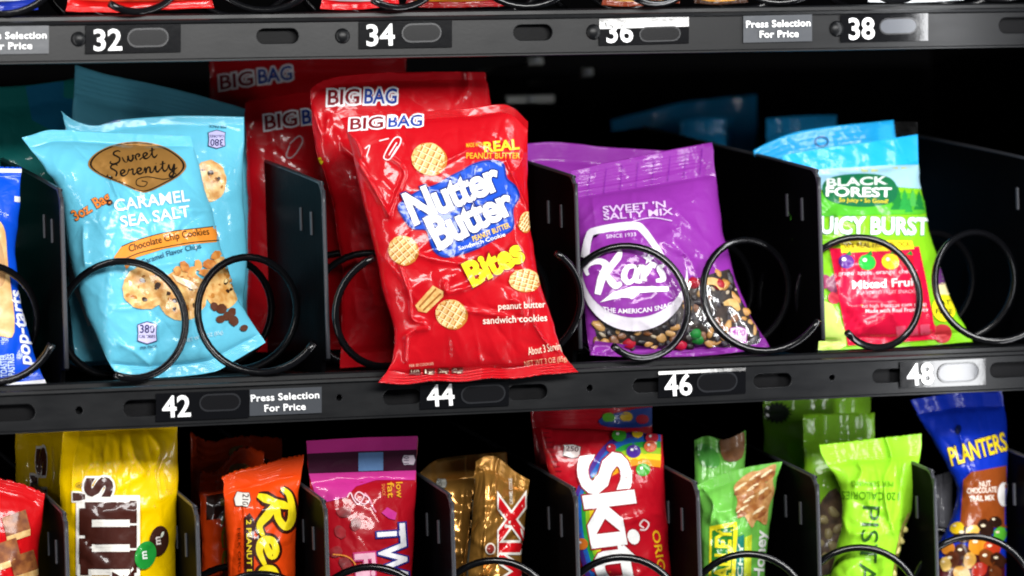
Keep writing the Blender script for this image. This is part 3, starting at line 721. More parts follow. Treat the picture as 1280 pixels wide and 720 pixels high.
b2.put('painted_fold_shadow', art_stroke([(84, 141), (110, 154), (140, 152), (165, 147)], 3), film('#2f5f86'), 1)  # shade along the fold, painted as a dark stroke
b2.put('nutrition_panel', art_poly([(86, 318), (96, 336), (121, 403), (110, 408), (99, 378), (86, 352)]), film('#c7cdd2'), 1)
for k in range(9):
    t = k/9; b2.put('panel_line', art_stroke([(88+t*23, 330+t*66), (96+t*20, 338+t*58)], 1.2, 0), film('#2e3236'), 2)
b2.put('printed_dot', art_ell(142.5, 147.5, 4, 3.2), film('#3c2bb0'), 2)
b3 = Bag('cookie_bag', 'dim blue cookie bag third in its slot, ribbed seal slanting down right', 'cookie bag',
        [(94, 81), (130, 92), (180, 103), (240, 117), (330, 143)], [(84, 462), (200, 446), (330, 420)], [(94, 81), (88, 200), (86, 330), (84, 462)], [(330, 143), (332, 260), (330, 420)],
        .155, CY, 3, 0, .012, .010, (.10, .05), (.0011, .0009), 4, seed=37, res=(60, 90), ribn=(9, 5), ribs=.0005)
# --- slot 44: red cookie bags
RED = film('#b90a17', .19)
REDB = RED
def big_bag(b, p0, p1, h, rough=0):
    d = np.array(p1, float)-np.array(p0, float); n = np.array([d[1], -d[0]])/np.linalg.norm(d)
    T = lambda t, k: tuple(np.array(p0)+d*t+n*h*k)
    for nm_, B_, c_, ly in (('lettering_outline', .20, '#f2eef2', 1), ('lettering', .03, None, 2.5)):
        b.put(nm_, art_text('BIG', T(0, 0), T(.46, .04), h, bold=B_, shear=.08), film(c_ or '#7c1220'), ly, 4)
        b.put(nm_, art_text('BAG', T(.53, .04), T(1, 0), h, bold=B_, shear=.08), film(c_ or '#1d3f9a'), ly+.4, 4)
f0 = Bag('cookie_bag', 'dim red cookie bag farthest back under the top rail', 'cookie bag',
        [(262, 66), (380, 62), (508, 64)], [(270, 430), (380, 430), (500, 420)], [(262, 66), (262, 200), (270, 430)], [(508, 64), (506, 200), (500, 420)], .215, REDB, 0, 0, .012, .01, seed=41, res=(50, 60))
big_bag(f0, (276, 112), (366, 99), 17)
f1 = Bag('cookie_bag', 'dim red cookie bag third from the front, partly behind blue bag', 'cookie bag',
        [(306, 128), (350, 118), (420, 112), (500, 110)], [(310, 440), (400, 438), (500, 430)], [(306, 128), (310, 250), (310, 440)], [(500, 110), (500, 260), (500, 430)], .150, REDB, 0, 0, .012, .01, seed=43, res=(50, 60))
big_bag(f1, (332, 162), (420, 150), 17)
f1.put('round_mark', art_stroke([(362, 180), (374, 170), (378, 178), (366, 196), (358, 195), (362, 182)], 1.6), film('#c9b3b8'), 2)
f1.put('printed_cookie', art_ell(446, 292, 14, 18), food('#8a6a3c', '#b08a52'), 2)
f2 = Bag('cookie_bag', 'red cookie bag second from the front, top showing above the front bag', 'cookie bag',
        [(388, 112), (402, 102), (440, 93), (520, 90), (606, 90)], [(425, 460), (520, 455), (640, 450)], [(388, 112), (394, 180), (412, 240), (428, 340), (425, 460)], [(606, 90), (614, 133), (630, 260), (640, 450)], .075, RED, 0, 0, .014, .01, (.03, .05), (.0013, .0012), 5,
        creases=[([(583, 92), (585, 108), (570, 130)], .0016, 3), ([(392, 138), (404, 172), (411, 148)], .0016, 3), ([(420, 165), (434, 190), (447, 200)], .0018, 4), ([(511, 107), (517, 118)], .001, 2.5)], seed=47, res=(90, 90))
big_bag(f2, (410, 131), (496, 129), 18)
f2.text('lettering', 's', (397, 207), (404, 204), 12, '#e8d020', 3, .05)
nb = Bag('cookie_bag', 'glossy red cookie bag with blue logo, bottom seal hanging over the rail', 'cookie bag',
        [(419, 139), (450, 136), (520, 139), (580, 136), (632, 131), (660, 152)], [(473, 478), (505, 480), (540, 476), (575, 477), (610, 473), (645, 473), (680, 468), (723, 465)],
        [(419, 139), (436, 172), (450, 235), (465, 300), (480, 365), (493, 408), (491, 452), (473, 478)], [(660, 152), (659, 220), (664, 290), (673, 345), (690, 400), (706, 446), (723, 465)],
        -.010, RED, 5, 1, .019, .008, (.03, .05), (.0010, .0007), 9,
        creases=[([(449, 205), (470, 240), (486, 268)], .0022, 3), ([(486, 268), (498, 240), (506, 215), (488, 196)], .0020, 3), ([(500, 332), (512, 370), (515, 398), (530, 404)], .0020, 3), ([(520, 317), (545, 325), (580, 330)], .0016, 2.5),
                 ([(556, 355), (560, 365), (590, 357), (625, 335)], .0018, 3), ([(580, 388), (610, 392), (640, 395)], .0016, 2.5), ([(665, 370), (667, 400), (680, 425), (700, 440)], .0020, 3), ([(640, 375), (652, 380), (655, 400)], .002, 6),
                 ([(508, 420), (520, 412), (535, 410)], .0020, 3), ([(508, 425), (507, 450)], .0016, 3), ([(580, 190), (560, 200), (545, 208)], .0014, 2.5), ([(655, 190), (650, 205), (640, 215)], .0014, 3), ([(632, 200), (650, 240), (662, 268)], .0016, 2.5), ([(430, 160), (445, 176), (452, 195)], .0018, 4), ([(590, 205), (575, 250), (610, 285), (600, 310)], .0008, 2)],
        seed=53, res=(170, 180), ribs=.0003, ribn=(5, 4), nscale=.8, nseg=44, teeth=(0, .5), wav=.004, seg=.9)
big_bag(nb, (438, 162), (528, 157), 13.5)
w = nb.put('round_mark', art_stroke([(484, 200), (480, 195), (492, 174), (500, 172), (500, 180), (489, 197), (484, 200)], 1.5), film('#f3d9dc'), 2)
nb.put('mark_lines', art_join(art_stroke([(486, 194), (496, 178)], 1.6), art_stroke([(474, 176), (486, 173)], 1.4), art_stroke([(456, 186), (462, 182), (458, 196)], 1.4), art_stroke([(489, 196), (497, 183)], 1.2)), film('#f3d9dc'), 2, parent=w)
waffle_cookie(nb, 535, 198, 21, 20, .1); waffle_cookie(nb, 503, 312, 18, 18, .5); waffle_cookie(nb, 563, 392, 19, 18, .2); waffle_cookie(nb, 655, 350, 19, 14, -.1); waffle_cookie(nb, 657, 277, 8, 13, .2)
st = nb.put('cookie_stick', art_poly([(519, 382), (541, 357), (554, 364), (554, 371), (533, 391), (523, 389)]), food('#c88a3e', '#e6bd74', 300), 2)
for q in ([(524, 384), (545, 361)], [(529, 388), (551, 367)]): nb.put('groove', art_stroke(q, 2.2, 0), film('#9a5f24'), 3, parent=st)
blob = [(497, 257), (510, 246), (527, 236), (545, 230), (560, 221), (578, 212), (590, 205), (608, 200), (629, 203), (634, 222), (645, 232), (650, 246), (642, 262), (642, 286), (622, 298), (600, 310), (578, 318), (556, 322), (542, 314), (536, 300), (532, 288), (515, 286), (503, 272)]
lg = nb.put('logo_patch', art_poly(blob, 4), film('#0a2a86'), 2, 5)
c = np.array([575, 262.]); P = np.array(blob, float); P = c+(P-c)*np.array([.965, .955])
nb.put('logo_blue', art_poly(P, 4), film('#1249bc'), 3, 5, parent=lg)
nb.text('logo_lettering', 'Nutter', (519, 280), (628, 234), 37, '#fbfbf6', 5, .06, parent=lg, step=5, outline='#081f6a', ow=.06, grow=-.12, space=.92)
nb.text('logo_lettering', 'Butter', (549, 311), (644, 264), 37, '#fbfbf6', 6.2, .06, parent=lg, step=5, outline='#081f6a', ow=.06, grow=-.2, space=.92)
nb.text('lettering', 'PEANUT BUTTER', (592, 302), (638, 284), 6.5, '#f3c92c', 8, .02, parent=lg)
nb.text('lettering', 'Sandwich Cookie', (574, 313), (632, 295), 5.0, '#f6f6f6', 8, .01, parent=lg)
nb.text('logo_lettering', 'Bites', (592, 357), (656, 324), 29, '#f4e023', 5, .085, outline='#8a0f14', ow=.06, step=5)
nb.text('lettering', 'MADE WITH', (583, 184), (604, 183), 5, '#f2a321', 3, .03)
nb.text('lettering', 'REAL', (606, 190), (649, 186), 12, '#f6c52a', 3, .06)
nb.text('lettering', 'PEANUT BUTTER', (583, 198), (650, 198), 7, '#f2a321', 3, .03)
nb.text('lettering', 'peanut butter', (623, 387), (682, 384), 8, '#f6e8d8', 3, .015)
nb.text('lettering', 'sandwich cookies', (604, 405), (684, 401), 8.5, '#f6e8d8', 3, .015)
nb.text('lettering', 'About 3 Servings', (661, 444), (706, 436), 9.5, '#f3e2c8', 3, .0)
nb.text('lettering', 'NET WT 3 OZ (85g)', (656, 458), (709, 451), 6.5, '#e9b08a', 3, .0)
nb.text('lettering', 'PER 30 COOKIES', (512, 459), (542, 456), 3.2, '#e9b9a0', 3, .0)
for k in range(4):
    x = 512+k*17.5; nb.put('calorie_box', art_poly([(x, 461.5-k*.6), (x+14, 461-k*.6), (x+14, 468-k*.6), (x, 468.5-k*.6)]), film('#5a1a14'), 3); nb.put('digits', art_text(['160', '1g', '95mg', '8g'][k], (x+2, 467.3-k*.6), (x+12, 467-k*.6), 4.6, bold=.02), film('#f0d8c0'), 4)

# --- slot 46: purple bags with a clear window
PUR = film('#852c96', .28)
k0 = Bag('snack_bag', 'purple snack bag half hidden behind the front one', 'snack bag',
        [(655, 180), (700, 178), (760, 184), (850, 190)], [(690, 430), (780, 430), (850, 425)], [(655, 180), (670, 300), (690, 430)], [(850, 190), (850, 300), (850, 425)], .115, PUR, 0, 0, .012, .01, (.09, .05), seed=61, res=(60, 80), ribn=(7, 5))
ka = Bag('snack_bag', 'purple snack bag with white round emblem and clear nut window', 'snack bag',
        [(714, 213), (760, 203), (825, 190), (890, 178)], [(738, 444), (800, 447), (880, 445), (963, 435)], [(714, 213), (720, 280), (728, 370), (738, 444)], [(890, 178), (894, 215), (903, 280), (914, 330), (934, 385), (963, 435)],
        .040, PUR, 15, 2, .015, .010, (.15, .05), (.0012, .0009), 6, creases=[([(720, 240), (800, 228), (890, 206)], .0010, 5), ([(840, 300), (870, 340), (880, 400)], .0009, 6)], seed=63, res=(110, 130), ribn=(9, 4), ribs=.0004)
for k in range(8):
    x = 735+k*20; ka.put('seal_ridge', art_stroke([(x, 246-k*4), (x+3, 214-k*4)], .9, 0), film('#7a1a96'), 1)
ka.text('lettering', "SWEET 'N", (754, 266), (832, 259), 8, '#cfb3dc', 3, .03)
ka.text('lettering', 'SALTY MIX', (755, 275), (841, 268), 8, '#cfb3dc', 3, .03)
ka.put('swoosh', art_stroke([(790, 277), (815, 272), (840, 276)], 1.2), film('#cfb3dc'), 3)
# the clear window with the mix behind it
win = [(742, 405), (760, 400), (800, 405), (842, 380), (862, 352), (880, 345), (912, 336), (925, 372), (940, 400), (953, 428), (930, 434), (900, 434), (870, 430), (840, 436), (800, 432), (748, 428)]
ka.put('window_dark', art_poly(win), food('#1c1512', '#3a2a22', 160, .5), 1)
FOODS = [('peanut', ('#b07a34', '#cf9a52'), 10.5, 7.0), ('raisin', ('#120d14', '#241a26'), 9, 6), ('peanut', ('#c0894a', '#d8ac68'), 9.5, 7), ('sunflower_seed', ('#a09078', '#c4b498'), 6, 3.6), ('raisin', ('#17101a', '#2b1e2c'), 10, 6.5), ('almond', ('#6d4020', '#8a5428'), 11, 7), ('raisin', ('#1a1010', '#2c1c1c'), 8, 6)]
rs = np.random.RandomState(5)
from mathutils.geometry import intersect_point_quad_2d
def inside(p, poly):
    x, y = p; c = False; n = len(poly)
    for i in range(n):
        x1, y1 = poly[i]; x2, y2 = poly[(i+1) % n]
        if (y1 > y) != (y2 > y) and x < (x2-x1)*(y-y1)/(y2-y1)+x1: c = not c
    return c
placed = []; tries = 0
while len(placed) < 110 and tries < 4000:
    tries += 1; p = (rs.uniform(744, 950), rs.uniform(340, 432))
    if not inside(p, win) or any((p[0]-q[0])**2+(p[1]-q[1])**2 < 66 for q in placed): continue
    if (p[0]-793)**2/70**2+(p[1]-345)**2/68**2 < 1: continue
    nm, (c1, c2), rx, ry = FOODS[rs.randint(len(FOODS))]; sc_ = rs.uniform(.75, 1.1)
    ka.lump(nm, p[0], p[1], rx*sc_*rs.uniform(.8, 1.25), ry*sc_*rs.uniform(.75, 1.05), rs.rand()*3.1, food(c1, c2, 400, .4), rs.randint(99), sink=rs.uniform(0, .7)); placed.append(p)
for x, y, c in ((872, 424, '#12802c'), (868, 417, '#178a34'), (786, 429, '#b0102a'), (850, 431, '#c01238'), (866, 354, '#b51a30'), (897, 356, '#a8182c')):
    ka.lump('candy', x, y, 9, 8, 0, film(c, .2), 3, depth=7, sink=0)
for k, pts in enumerate(([(876, 362), (884, 352), (896, 353), (902, 362)], [(905, 380), (916, 378), (924, 388)])):
    ka.put('cashew', art_stroke(pts, 9, 6, ends=[4, 9, 9, 4]), food('#cf9c52', '#e8c380', 300, .4), 6, lift=.0012)
ka.put('clear_window', art_poly(win), clearfilm(.10, .10), 12, 5, lift=.0018)
# emblem
dc = np.array([793, 345.])
E_ = lambda rx, ry, oy=0: np.stack([dc[0]+rx*np.cos(np.linspace(0, 6.2832, 48, endpoint=False)), dc[1]+oy+ry*np.sin(np.linspace(0, 6.2832, 48, endpoint=False))], 1)
emb = ka.put('emblem', art_poly(E_(67, 66, 3)), film('#d8d2dc'), 13, 5, lift=.0018)
ka.put('emblem_disc', art_poly(E_(65, 60, -8)), PUR, 14, 5, lift=.0018, parent=emb)
house = [(731, 322), (736, 296), (746, 288), (790, 282), (806, 290), (834, 330)]
ka.put('emblem_roof', art_stroke(house, 9, 5, ends=[11, 9, 9, 10, 9, 6]), film('#d8d2dc'), 15, 5, lift=.0018, parent=emb)
ka.text('lettering', 'SINCE 1933', (756, 296), (797, 293), 4.5, '#d8c4e2', 15, .02, lift_=0) if False else ka.put('lettering', art_text('SINCE 1933', (758, 298), (795, 295), 4.5, bold=.02), film('#d8c4e2'), 15, lift=.0018, parent=emb)
def kput(nm, art, layer=17.5): return ka.put(nm, art, film('#f2eef4'), layer, 4, lift=.0018, parent=emb)
kput('script_lettering', art_join(
    art_stroke([(735, 344), (732, 335), (740, 328), (752, 327), (758, 334), (752, 348), (747, 368)], 0, 6, ends=[3.9, 6.5, 6.5, 7.8, 10.4, 10.4, 7.8]),
    art_stroke([(776, 313), (772, 322), (760, 338), (757, 345)], 0, 6, ends=[3.9, 9.1, 7.8, 5.2]), art_stroke([(757, 342), (764, 352), (770, 357), (777, 354)], 0, 6, ends=[5.2, 9.1, 9.1, 3.9]),
    art_stroke([(795, 333), (785, 334), (780, 345), (785, 353), (793, 348), (798, 333), (795, 349), (802, 352)], 0, 6, ends=[3.9, 6.5, 7.8, 6.5, 5.2, 7.8, 7.8, 3.9]),
    art_stroke([(804, 351), (806, 332), (807, 344), (814, 331), (820, 333)], 0, 6, ends=[7.8, 7.8, 5.2, 6.5, 6.5]),
    art_stroke([(830, 332), (824, 335), (828, 343), (829, 349), (820, 351)], 0, 6, ends=[3.9, 6.5, 7.8, 6.5, 3.9])))
kput('script_lettering', art_poly([(811, 316), (813, 321), (818, 322), (814, 325), (815, 330), (811, 327), (807, 330), (808, 325), (804, 322), (809, 321)]))
kput('swoosh', art_poly([(750, 378), (765, 366), (790, 358), (836, 358), (836, 364), (800, 366), (790, 374), (786, 372), (775, 372)]))
ka.put('lettering', art_text('THE AMERICAN SNACK', (754, 389), (846, 381), 5.6, bold=.03, arc=-6), film('#eee8f2'), 16, lift=.0018, parent=emb)
badge(ka, 923, 419, 23, 22, '480', '', '#f1dcec', '#b04ab0', .1, 18)
ka.put('seal_band', art_poly([(738, 444), (800, 447), (880, 445), (963, 435), (955, 428), (930, 433), (895, 437), (840, 438), (800, 433), (744, 426)]), PUR, 14, lift=.0005)

# --- slot 48: fruit snack bags
GR = film('#7fc31e', .22)
def sky_part(b, q): b.put('sky_print', art_poly(q), film('#28a7e0', .2), 1)
b0 = Bag('fruit_snack_bag', 'sky blue topped fruit snack bag just behind the front one', 'fruit snack bag',
        [(942, 188), (985, 168), (1040, 158), (1117, 150)], [(985, 430), (1060, 428), (1150, 420)], [(942, 188), (965, 300), (985, 430)], [(1117, 150), (1130, 260), (1150, 420)], .11, film('#1fa2e2', .2), 0, 0, .012, .01, (.12, .05), seed=71, res=(70, 80))
b0.put('hang_hole', art_ring(np.array([(1027+9*math.cos(a), 177+7*math.sin(a)) for a in np.linspace(0, 6.28, 20, endpoint=False)]), np.array([(1027+7*math.cos(a), 177+5*math.sin(a)) for a in np.linspace(0, 6.28, 20, endpoint=False)])), film('#0c4f86'), 2)
bf = Bag('fruit_snack_bag', 'green and blue fruit snack bag with red fruit panel at the front', 'fruit snack bag',
        [(978, 194), (1030, 185), (1090, 177), (1147, 168)], [(1008, 438), (1080, 436), (1150, 432), (1216, 427)], [(978, 194), (990, 300), (1008, 438)], [(1147, 168), (1148, 210), (1156, 262), (1166, 305), (1182, 355), (1197, 392), (1216, 427)],
        .040, GR, 15, 2, .015, .010, (.13, .05), (.0012, .0010), 6, creases=[([(1050, 310), (1052, 340), (1048, 365)], .0016, 4), ([(1065, 385), (1095, 378), (1125, 380), (1100, 400), (1075, 415)], .0018, 7), ([(1150, 330), (1148, 360), (1165, 400)], .0012, 4)], seed=73, res=(110, 120), ribn=(7, 4))
bf.put('sky_print', art_poly([(978, 194), (1030, 185), (1090, 177), (1147, 168), (1148, 206), (1100, 207), (1050, 210), (980, 215)]), film('#1fa2e2', .2), 2.2, 4)
bf.put('pale_sky_print', art_poly([(980, 215), (1050, 210), (1100, 207), (1148, 206), (1152, 236), (1100, 232), (1040, 236), (982, 240)]), film('#9cc6d8', .25), 2.2, 4)
bf.put('hill_print', art_poly([(984, 250), (1040, 240), (1090, 236), (1125, 240), (1154, 246), (1158, 266), (1120, 268), (1040, 270), (985, 275)], 3), film('#4fae2c'), 2.8, 4)
for k, (x, y, s_) in enumerate([(1122, 262, 30), (1131, 262, 26), (1141, 258, 22), (1149, 262, 24), (1136, 265, 18), (1113, 250, 18)]):
    t = bf.put('tree_picture', art_poly([(x, y-s_), (x+s_*.14, y-s_*.6), (x+s_*.10, y-s_*.58), (x+s_*.24, y-s_*.25), (x+s_*.16, y-s_*.25), (x+s_*.30, y), (x-s_*.30, y), (x-s_*.16, y-s_*.25), (x-s_*.24, y-s_*.25), (x-s_*.10, y-s_*.58), (x-s_*.14, y-s_*.6)]), film(['#1d7a34', '#2a9440', '#4aa84a'][k % 3]), 3.4+k*.15)
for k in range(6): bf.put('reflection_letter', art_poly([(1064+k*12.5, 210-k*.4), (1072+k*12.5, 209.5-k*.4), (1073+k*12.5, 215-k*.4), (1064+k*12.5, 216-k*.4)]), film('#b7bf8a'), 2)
eb = bf.put('emblem', art_poly([(1028, 238), (1032, 226), (1050, 219), (1085, 217), (1112, 222), (1122, 236), (1116, 252), (1090, 258), (1060, 257), (1036, 250)], 4), film('#17663f'), 4.6)
bf.text('lettering', 'BLACK', (1034, 233), (1108, 230), 9.5, '#d8e6dc', 6.2, .05, parent=eb)
bf.text('lettering', 'FOREST', (1033, 245), (1114, 246), 11, '#f4f8f4', 6.2, .05, parent=eb)
bf.text('lettering', 'So Juicy • So Good!', (1049, 252), (1110, 254), 5, '#e8d23a', 6.2, .02, parent=eb)
bf.text('logo_lettering', 'JUiCY BURST', (1017, 291), (1160, 293), 20, '#f6fbfa', 4, .06, outline='#2c9a7a', ow=.035)
bf.put('yellow_strip', art_poly([(1050, 303), (1090, 300), (1140, 301), (1143, 311), (1100, 314), (1052, 316)]), film('#f0dc28'), 4)
bf.text('lettering', '100% REAL FRUIT BLOCK', (1053, 310), (1138, 308), 6, '#7a5a12', 5, .03)
rp = bf.put('red_panel', art_poly([(1037, 310), (1090, 312), (1149, 308), (1158, 350), (1171, 424), (1110, 429), (1060, 432), (1048, 370)]), film('#d8143c', .18), 3)
for x, y, rx, ry, c in ((1058, 327, 10, 9, '#5c2a86'), (1084, 328, 11, 10, '#28a83c'), (1113, 327, 11, 10, '#f2d326'), (1134, 327, 8, 9, '#c4182c')):
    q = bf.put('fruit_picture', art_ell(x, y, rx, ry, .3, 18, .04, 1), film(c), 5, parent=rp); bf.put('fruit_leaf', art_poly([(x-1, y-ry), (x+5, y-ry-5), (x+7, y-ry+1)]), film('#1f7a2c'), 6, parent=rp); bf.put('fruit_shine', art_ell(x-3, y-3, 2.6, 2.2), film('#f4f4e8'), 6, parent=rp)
bf.text('lettering', 'grape  apple  orange  cherry', (1048, 344), (1146, 341), 5, '#f6d6dc', 5, .01, parent=rp)
bf.text('lettering', 'Mixed Fruit', (1066, 361), (1148, 357), 10, '#fdf6f6', 5, .04, parent=rp)
bf.text('lettering', 'FLAVORED FRUIT SNACKS', (1072, 368), (1146, 366), 4, '#f0a8b4', 5, .01, parent=rp)
bf.text('lettering', 'no high fructose corn syrup', (1078, 385), (1158, 382), 4.5, '#f6d6dc', 5, .01, parent=rp)
bf.text('lettering', 'Made with Real Fruit Juice', (1082, 391), (1160, 389), 4.8, '#f6e6ea', 5, .02, parent=rp)
for k in range(3): bf.put('calorie_box', art_poly([(1120+k*15, 408-k), (1132+k*15, 407-k), (1133+k*15, 420-k), (1121+k*15, 421-k)]), film('#e0506c'), 5, parent=rp)
for x, y, r, c in ((1045, 355, 12, '#7a2a50'), (1043, 372, 8, '#c02038'), (1176, 345, 11, '#5c2a6a'), (1180, 362, 9, '#e8d8a0'), (1178, 417, 12, '#b8242c'), (1165, 412, 7, '#d05040'), (1030, 352, 9, '#a03060'), (1022, 375, 8, '#c03048')):
    bf.put('fruit_picture', art_ell(x, y, r, r, 0, 18, .03, 2), food(c, c, 90), 2.5)
yb = bf.put('round_badge', art_ell(1180, 385, 15, 17), film('#e8d822'), 5); bf.text('lettering', 'FAT', (1171, 381), (1188, 381), 6, '#2a4a16', 6, .03, parent=yb); bf.text('lettering', 'FREE', (1170, 392), (1191, 392), 6, '#2a4a16', 6, .03, parent=yb)
bf.put('pale_fold_print', art_poly([(1010, 385), (1040, 380), (1058, 432), (1010, 437)], 3), film('#c8e070'), 2)
bf.put('clear_tab', art_poly([(1116, 152), (1147, 152), (1147, 168), (1116, 172)]), clearfilm(.2, .2), 3, clip=False)
for nm_lab, X0_, X1_, y_, Yd, c in (('dim blue bag in the shadow left of the sky blue topped bags', 850, 918, 146, .36, '#1c5fa8'), ('dim navy bag right behind the sky blue topped bags', 958, 1046, 144, .30, '#174f8c'), ('faint bag with crinkled pale top edge deepest in the dark', 764, 946, 118, .43, '#3a5068')):
    Bag('fruit_snack_bag', nm_lab, 'fruit snack bag', [(X0_, y_+(32 if X0_ < 800 else 4)), ((X0_+X1_)/2, y_+(10 if X0_ < 800 else 1)), (X1_, y_)], [(X0_+10, 415), (X1_, 410)], [(X0_, y_+(32 if X0_ < 800 else 4)), (X0_+5, 300), (X0_+10, 415)], [(X1_, y_), (X1_, 410)], Yd, film('#1fa2e2', .2), 0, 0, .01, .01, seed=X0_, res=(36, 40), folds=3)
# ------------------------------------------------------------------ bottom row products
def S4(tl, tr, br, bl, topm=(), rightm=(), leftm=(), botm=()):
    return [tl, *topm, tr], [bl, *botm, br], [tl, *leftm, bl], [tr, *rightm, br]
def lbag(name, label, cat, quad, Y, m, **k):
    t, bo, l, r = quad; return Bag(name, label, cat, t, bo, l, r, Y, m, **k)
# red wafer wrapper at the left edge
b = lbag('wafer_wrapper', 'shiny red wafer wrapper cut off by the left edge of the bottom row', 'wrapper', S4((-85, 598), (56, 617), (44, 872), (-85, 880), [(-20, 596), (25, 604)], [(49, 690), (46, 780)], [(-85, 740)]), .05, film('#c61016', .2), bulge=.012, seals=(.06, .06), seed=81, res=(70, 80), teeth=(.8, 0))
for k, (x, y, r_) in enumerate([(20, 655, .3), (8, 690, .5), (30, 705, .2)]):
    w_ = b.put('wafer_picture', art_poly([(x-18, y-8), (x+12, y-18), (x+18, y+6), (x-12, y+16)]), food('#6b3418', '#a0602c', 200), 2+k)
    b.put('wafer_layer', art_poly([(x-12, y+16), (x+18, y+6), (x+18, y+14), (x-11, y+24)]), food('#c89a58', '#e2be80', 300), 2.5+k, parent=w_)
# yellow candy bags
YE = film('#f4c800', .2)
y1 = lbag('candy_bag', 'dim yellow candy bag behind the front yellow one', 'candy bag', S4((19, 512), (92, 505), (90, 860), (22, 866)), .115, film('#f4c800', .2), bulge=.010, seals=(.09, .05), seed=84, res=(50, 70))
y1.text('lettering', "m&m's", (57, 800), (57, 563), 17, '#4a2412', 3, .08, outline='#e8e0d8', ow=.07)
y2 = lbag('candy_bag', 'bright yellow chocolate candy bag with big brown letters', 'candy bag', S4((80, 500), (223, 496), (218, 872), (84, 880), [(150, 497)], [(222, 600), (219, 720)], [(76, 570), (76, 640), (84, 740)]), .058, YE, bulge=.016, seals=(.11, .06), seed=86, res=(110, 130), crk=(.0013, .0012), folds=9,
    creases=[([(163, 545), (168, 570), (180, 590)], .0025, 6), ([(100, 540), (92, 580), (90, 640)], .0016, 6), ([(185, 540), (200, 560), (195, 580)], .002, 5)])
MM = film('#421d16', .25); MW = film('#f2eee6', .25)
def slab_m(x0, y0, y1, x1, col, layer, g):
    """a slab-serif letter m lying on its side: feet at x1, arches at x0, from y1 up to y0"""
    t = lambda a, c: (x0+(x1-x0)*a, y1+(y0-y1)*c); arts = []
    R = lambda a0, a1, c0, c1: art_poly([tuple(np.array(t(a0, c0))+[-g, g]), tuple(np.array(t(a1, c0))+[g, g]), tuple(np.array(t(a1, c1))+[g, -g]), tuple(np.array(t(a0, c1))+[-g, -g])])
    L_ = []
    for c0 in (.05, .38, .71): L_.append(R(.10, .92, c0, c0+.23)); L_.append(R(.88, 1.0, c0-.05, c0+.25))
    L_.append(R(.0, .22, .12, .46)); L_.append(R(.0, .22, .50, .86)); L_.append(R(.02, .16, -.03, .2))
    return L_
for yy in (622, 770): y2.put('logo_outline', art_poly([(95, yy-3), (175, yy-3), (175, yy+97), (95, yy+97)]), MW, 1.5)
for g, mm, ly, nm in ((4.0, MW, 2, 'logo_outline'), (0, MM, 4, 'logo_lettering')):
    for k, a in enumerate(slab_m(99, 622, 716, 171, 0, 2, g)): y2.put(nm, a, mm, ly+k*.12, 6)
    for k, a in enumerate(slab_m(99, 770, 864, 171, 0, 2, g)): y2.put(nm, a, mm, ly+k*.12, 6)
y2.text('logo_lettering', 's', (139, 619), (139, 598), 48, '', 5, .05, m=MM, outline='#f2eee6', ow=.07, olayer=3)
y2.text('logo_lettering', "'", (128, 624), (128, 618), 34, '', 5, .05, m=MM, outline='#f2eee6', ow=.06, olayer=3)
y2.text('logo_lettering', '&', (166, 766), (166, 716), 48, '', 5, .05, m=MM, outline='#f2eee6', ow=.07, olayer=3)
y2.text('lettering', '®', (103, 610), (103, 603), 8, '#6a5030', 5, .0)
for (x, y, rx, ry, rot, c, c2) in ((182, 694, 13, 18, .3, '#1f8c34', '#eef6ee'), (199, 676, 12, 19, .15, '#3a2018', '#efe4dc')):
    q = y2.put('candy_picture', art_ell(x, y, rx, ry, rot, 28), film(c, .15), 6 if c == '#3a2018' else 8.5, lift=.0003)
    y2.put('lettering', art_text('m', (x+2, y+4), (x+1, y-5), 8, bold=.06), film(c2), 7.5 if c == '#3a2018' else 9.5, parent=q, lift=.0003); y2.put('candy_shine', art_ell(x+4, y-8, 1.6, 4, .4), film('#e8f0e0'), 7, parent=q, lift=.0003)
# orange cup packs
OR = film('#f04a10', .2)
for k, (q, Y_, lab) in enumerate([(S4((238, 540), (352, 548), (350, 860), (240, 866), [(262, 552), (300, 545)]), .17, 'dim orange cup pack farthest back in its slot'), (S4((250, 590), (330, 565), (345, 860), (258, 866), [(272, 588), (300, 560)]), .105, 'dim orange cup pack between the front one and the rearmost')]):
    r_ = lbag('cup_pack', lab, 'candy pack', q, Y_, film('#f04a10', .2), bulge=.010, seals=(.09, .05), seed=90+k, res=(50, 70), teeth=(1.3, 0))
    r_.put('brown_print', art_poly([(258, 600+k*20), (345, 585+k*20), (345, 640), (258, 650)]), film('#3a1a10'), 1)
    r_.text('logo_lettering', "Reese's", (262+k*14, 625), (266+k*14, 800), 14, '#8a7a20', 3, .04)
    r_.put('cup_picture', art_ell(300, 566+k*22, 14, 9), food('#8a5a24', '#b58840'), 2)
r1 = lbag('cup_pack', 'bright orange peanut butter cup pack with yellow script letters in front', 'candy pack', S4((277, 597), (380, 569), (362, 872), (283, 878), [(300, 588), (330, 581), (352, 574)], [(373, 615), (370, 690), (366, 780)], [(281, 620), (284, 700), (284, 780)]), .058, OR, bulge=.012, seals=(.085, .06), seed=95, res=(90, 120), teeth=(1.3, 0), crk=(.0012, .0010), folds=8)
badge(r1, 303, 624, 19, 22, '210', '', '#e8e2da', '#4a3a30', math.pi/2+.1)
for w_, c_, ly_, nm_ in ((15, '#3d140c', 3, 'logo_outline'), (8.5, '#f6dd1c', 5, 'logo_lettering')): r1.put(nm_, art_script("Reese's", (322, 614), (330, 862), 21, w_), film(c_), ly_, 5)
r1.put('brown_strip', art_poly([(305, 647), (312, 641), (318, 650), (316, 870), (306, 870)]), film('#3a1410'), 2)
r1.text('lettering', '2 PEANUT BUTTER CUPS', (308, 650), (310, 790), 6, '#f0d42a', 3, .04)
r1.text('lettering', 'MILK CHOCOLATE', (297, 660), (299, 760), 3.5, '#7a2a10', 3, .0)
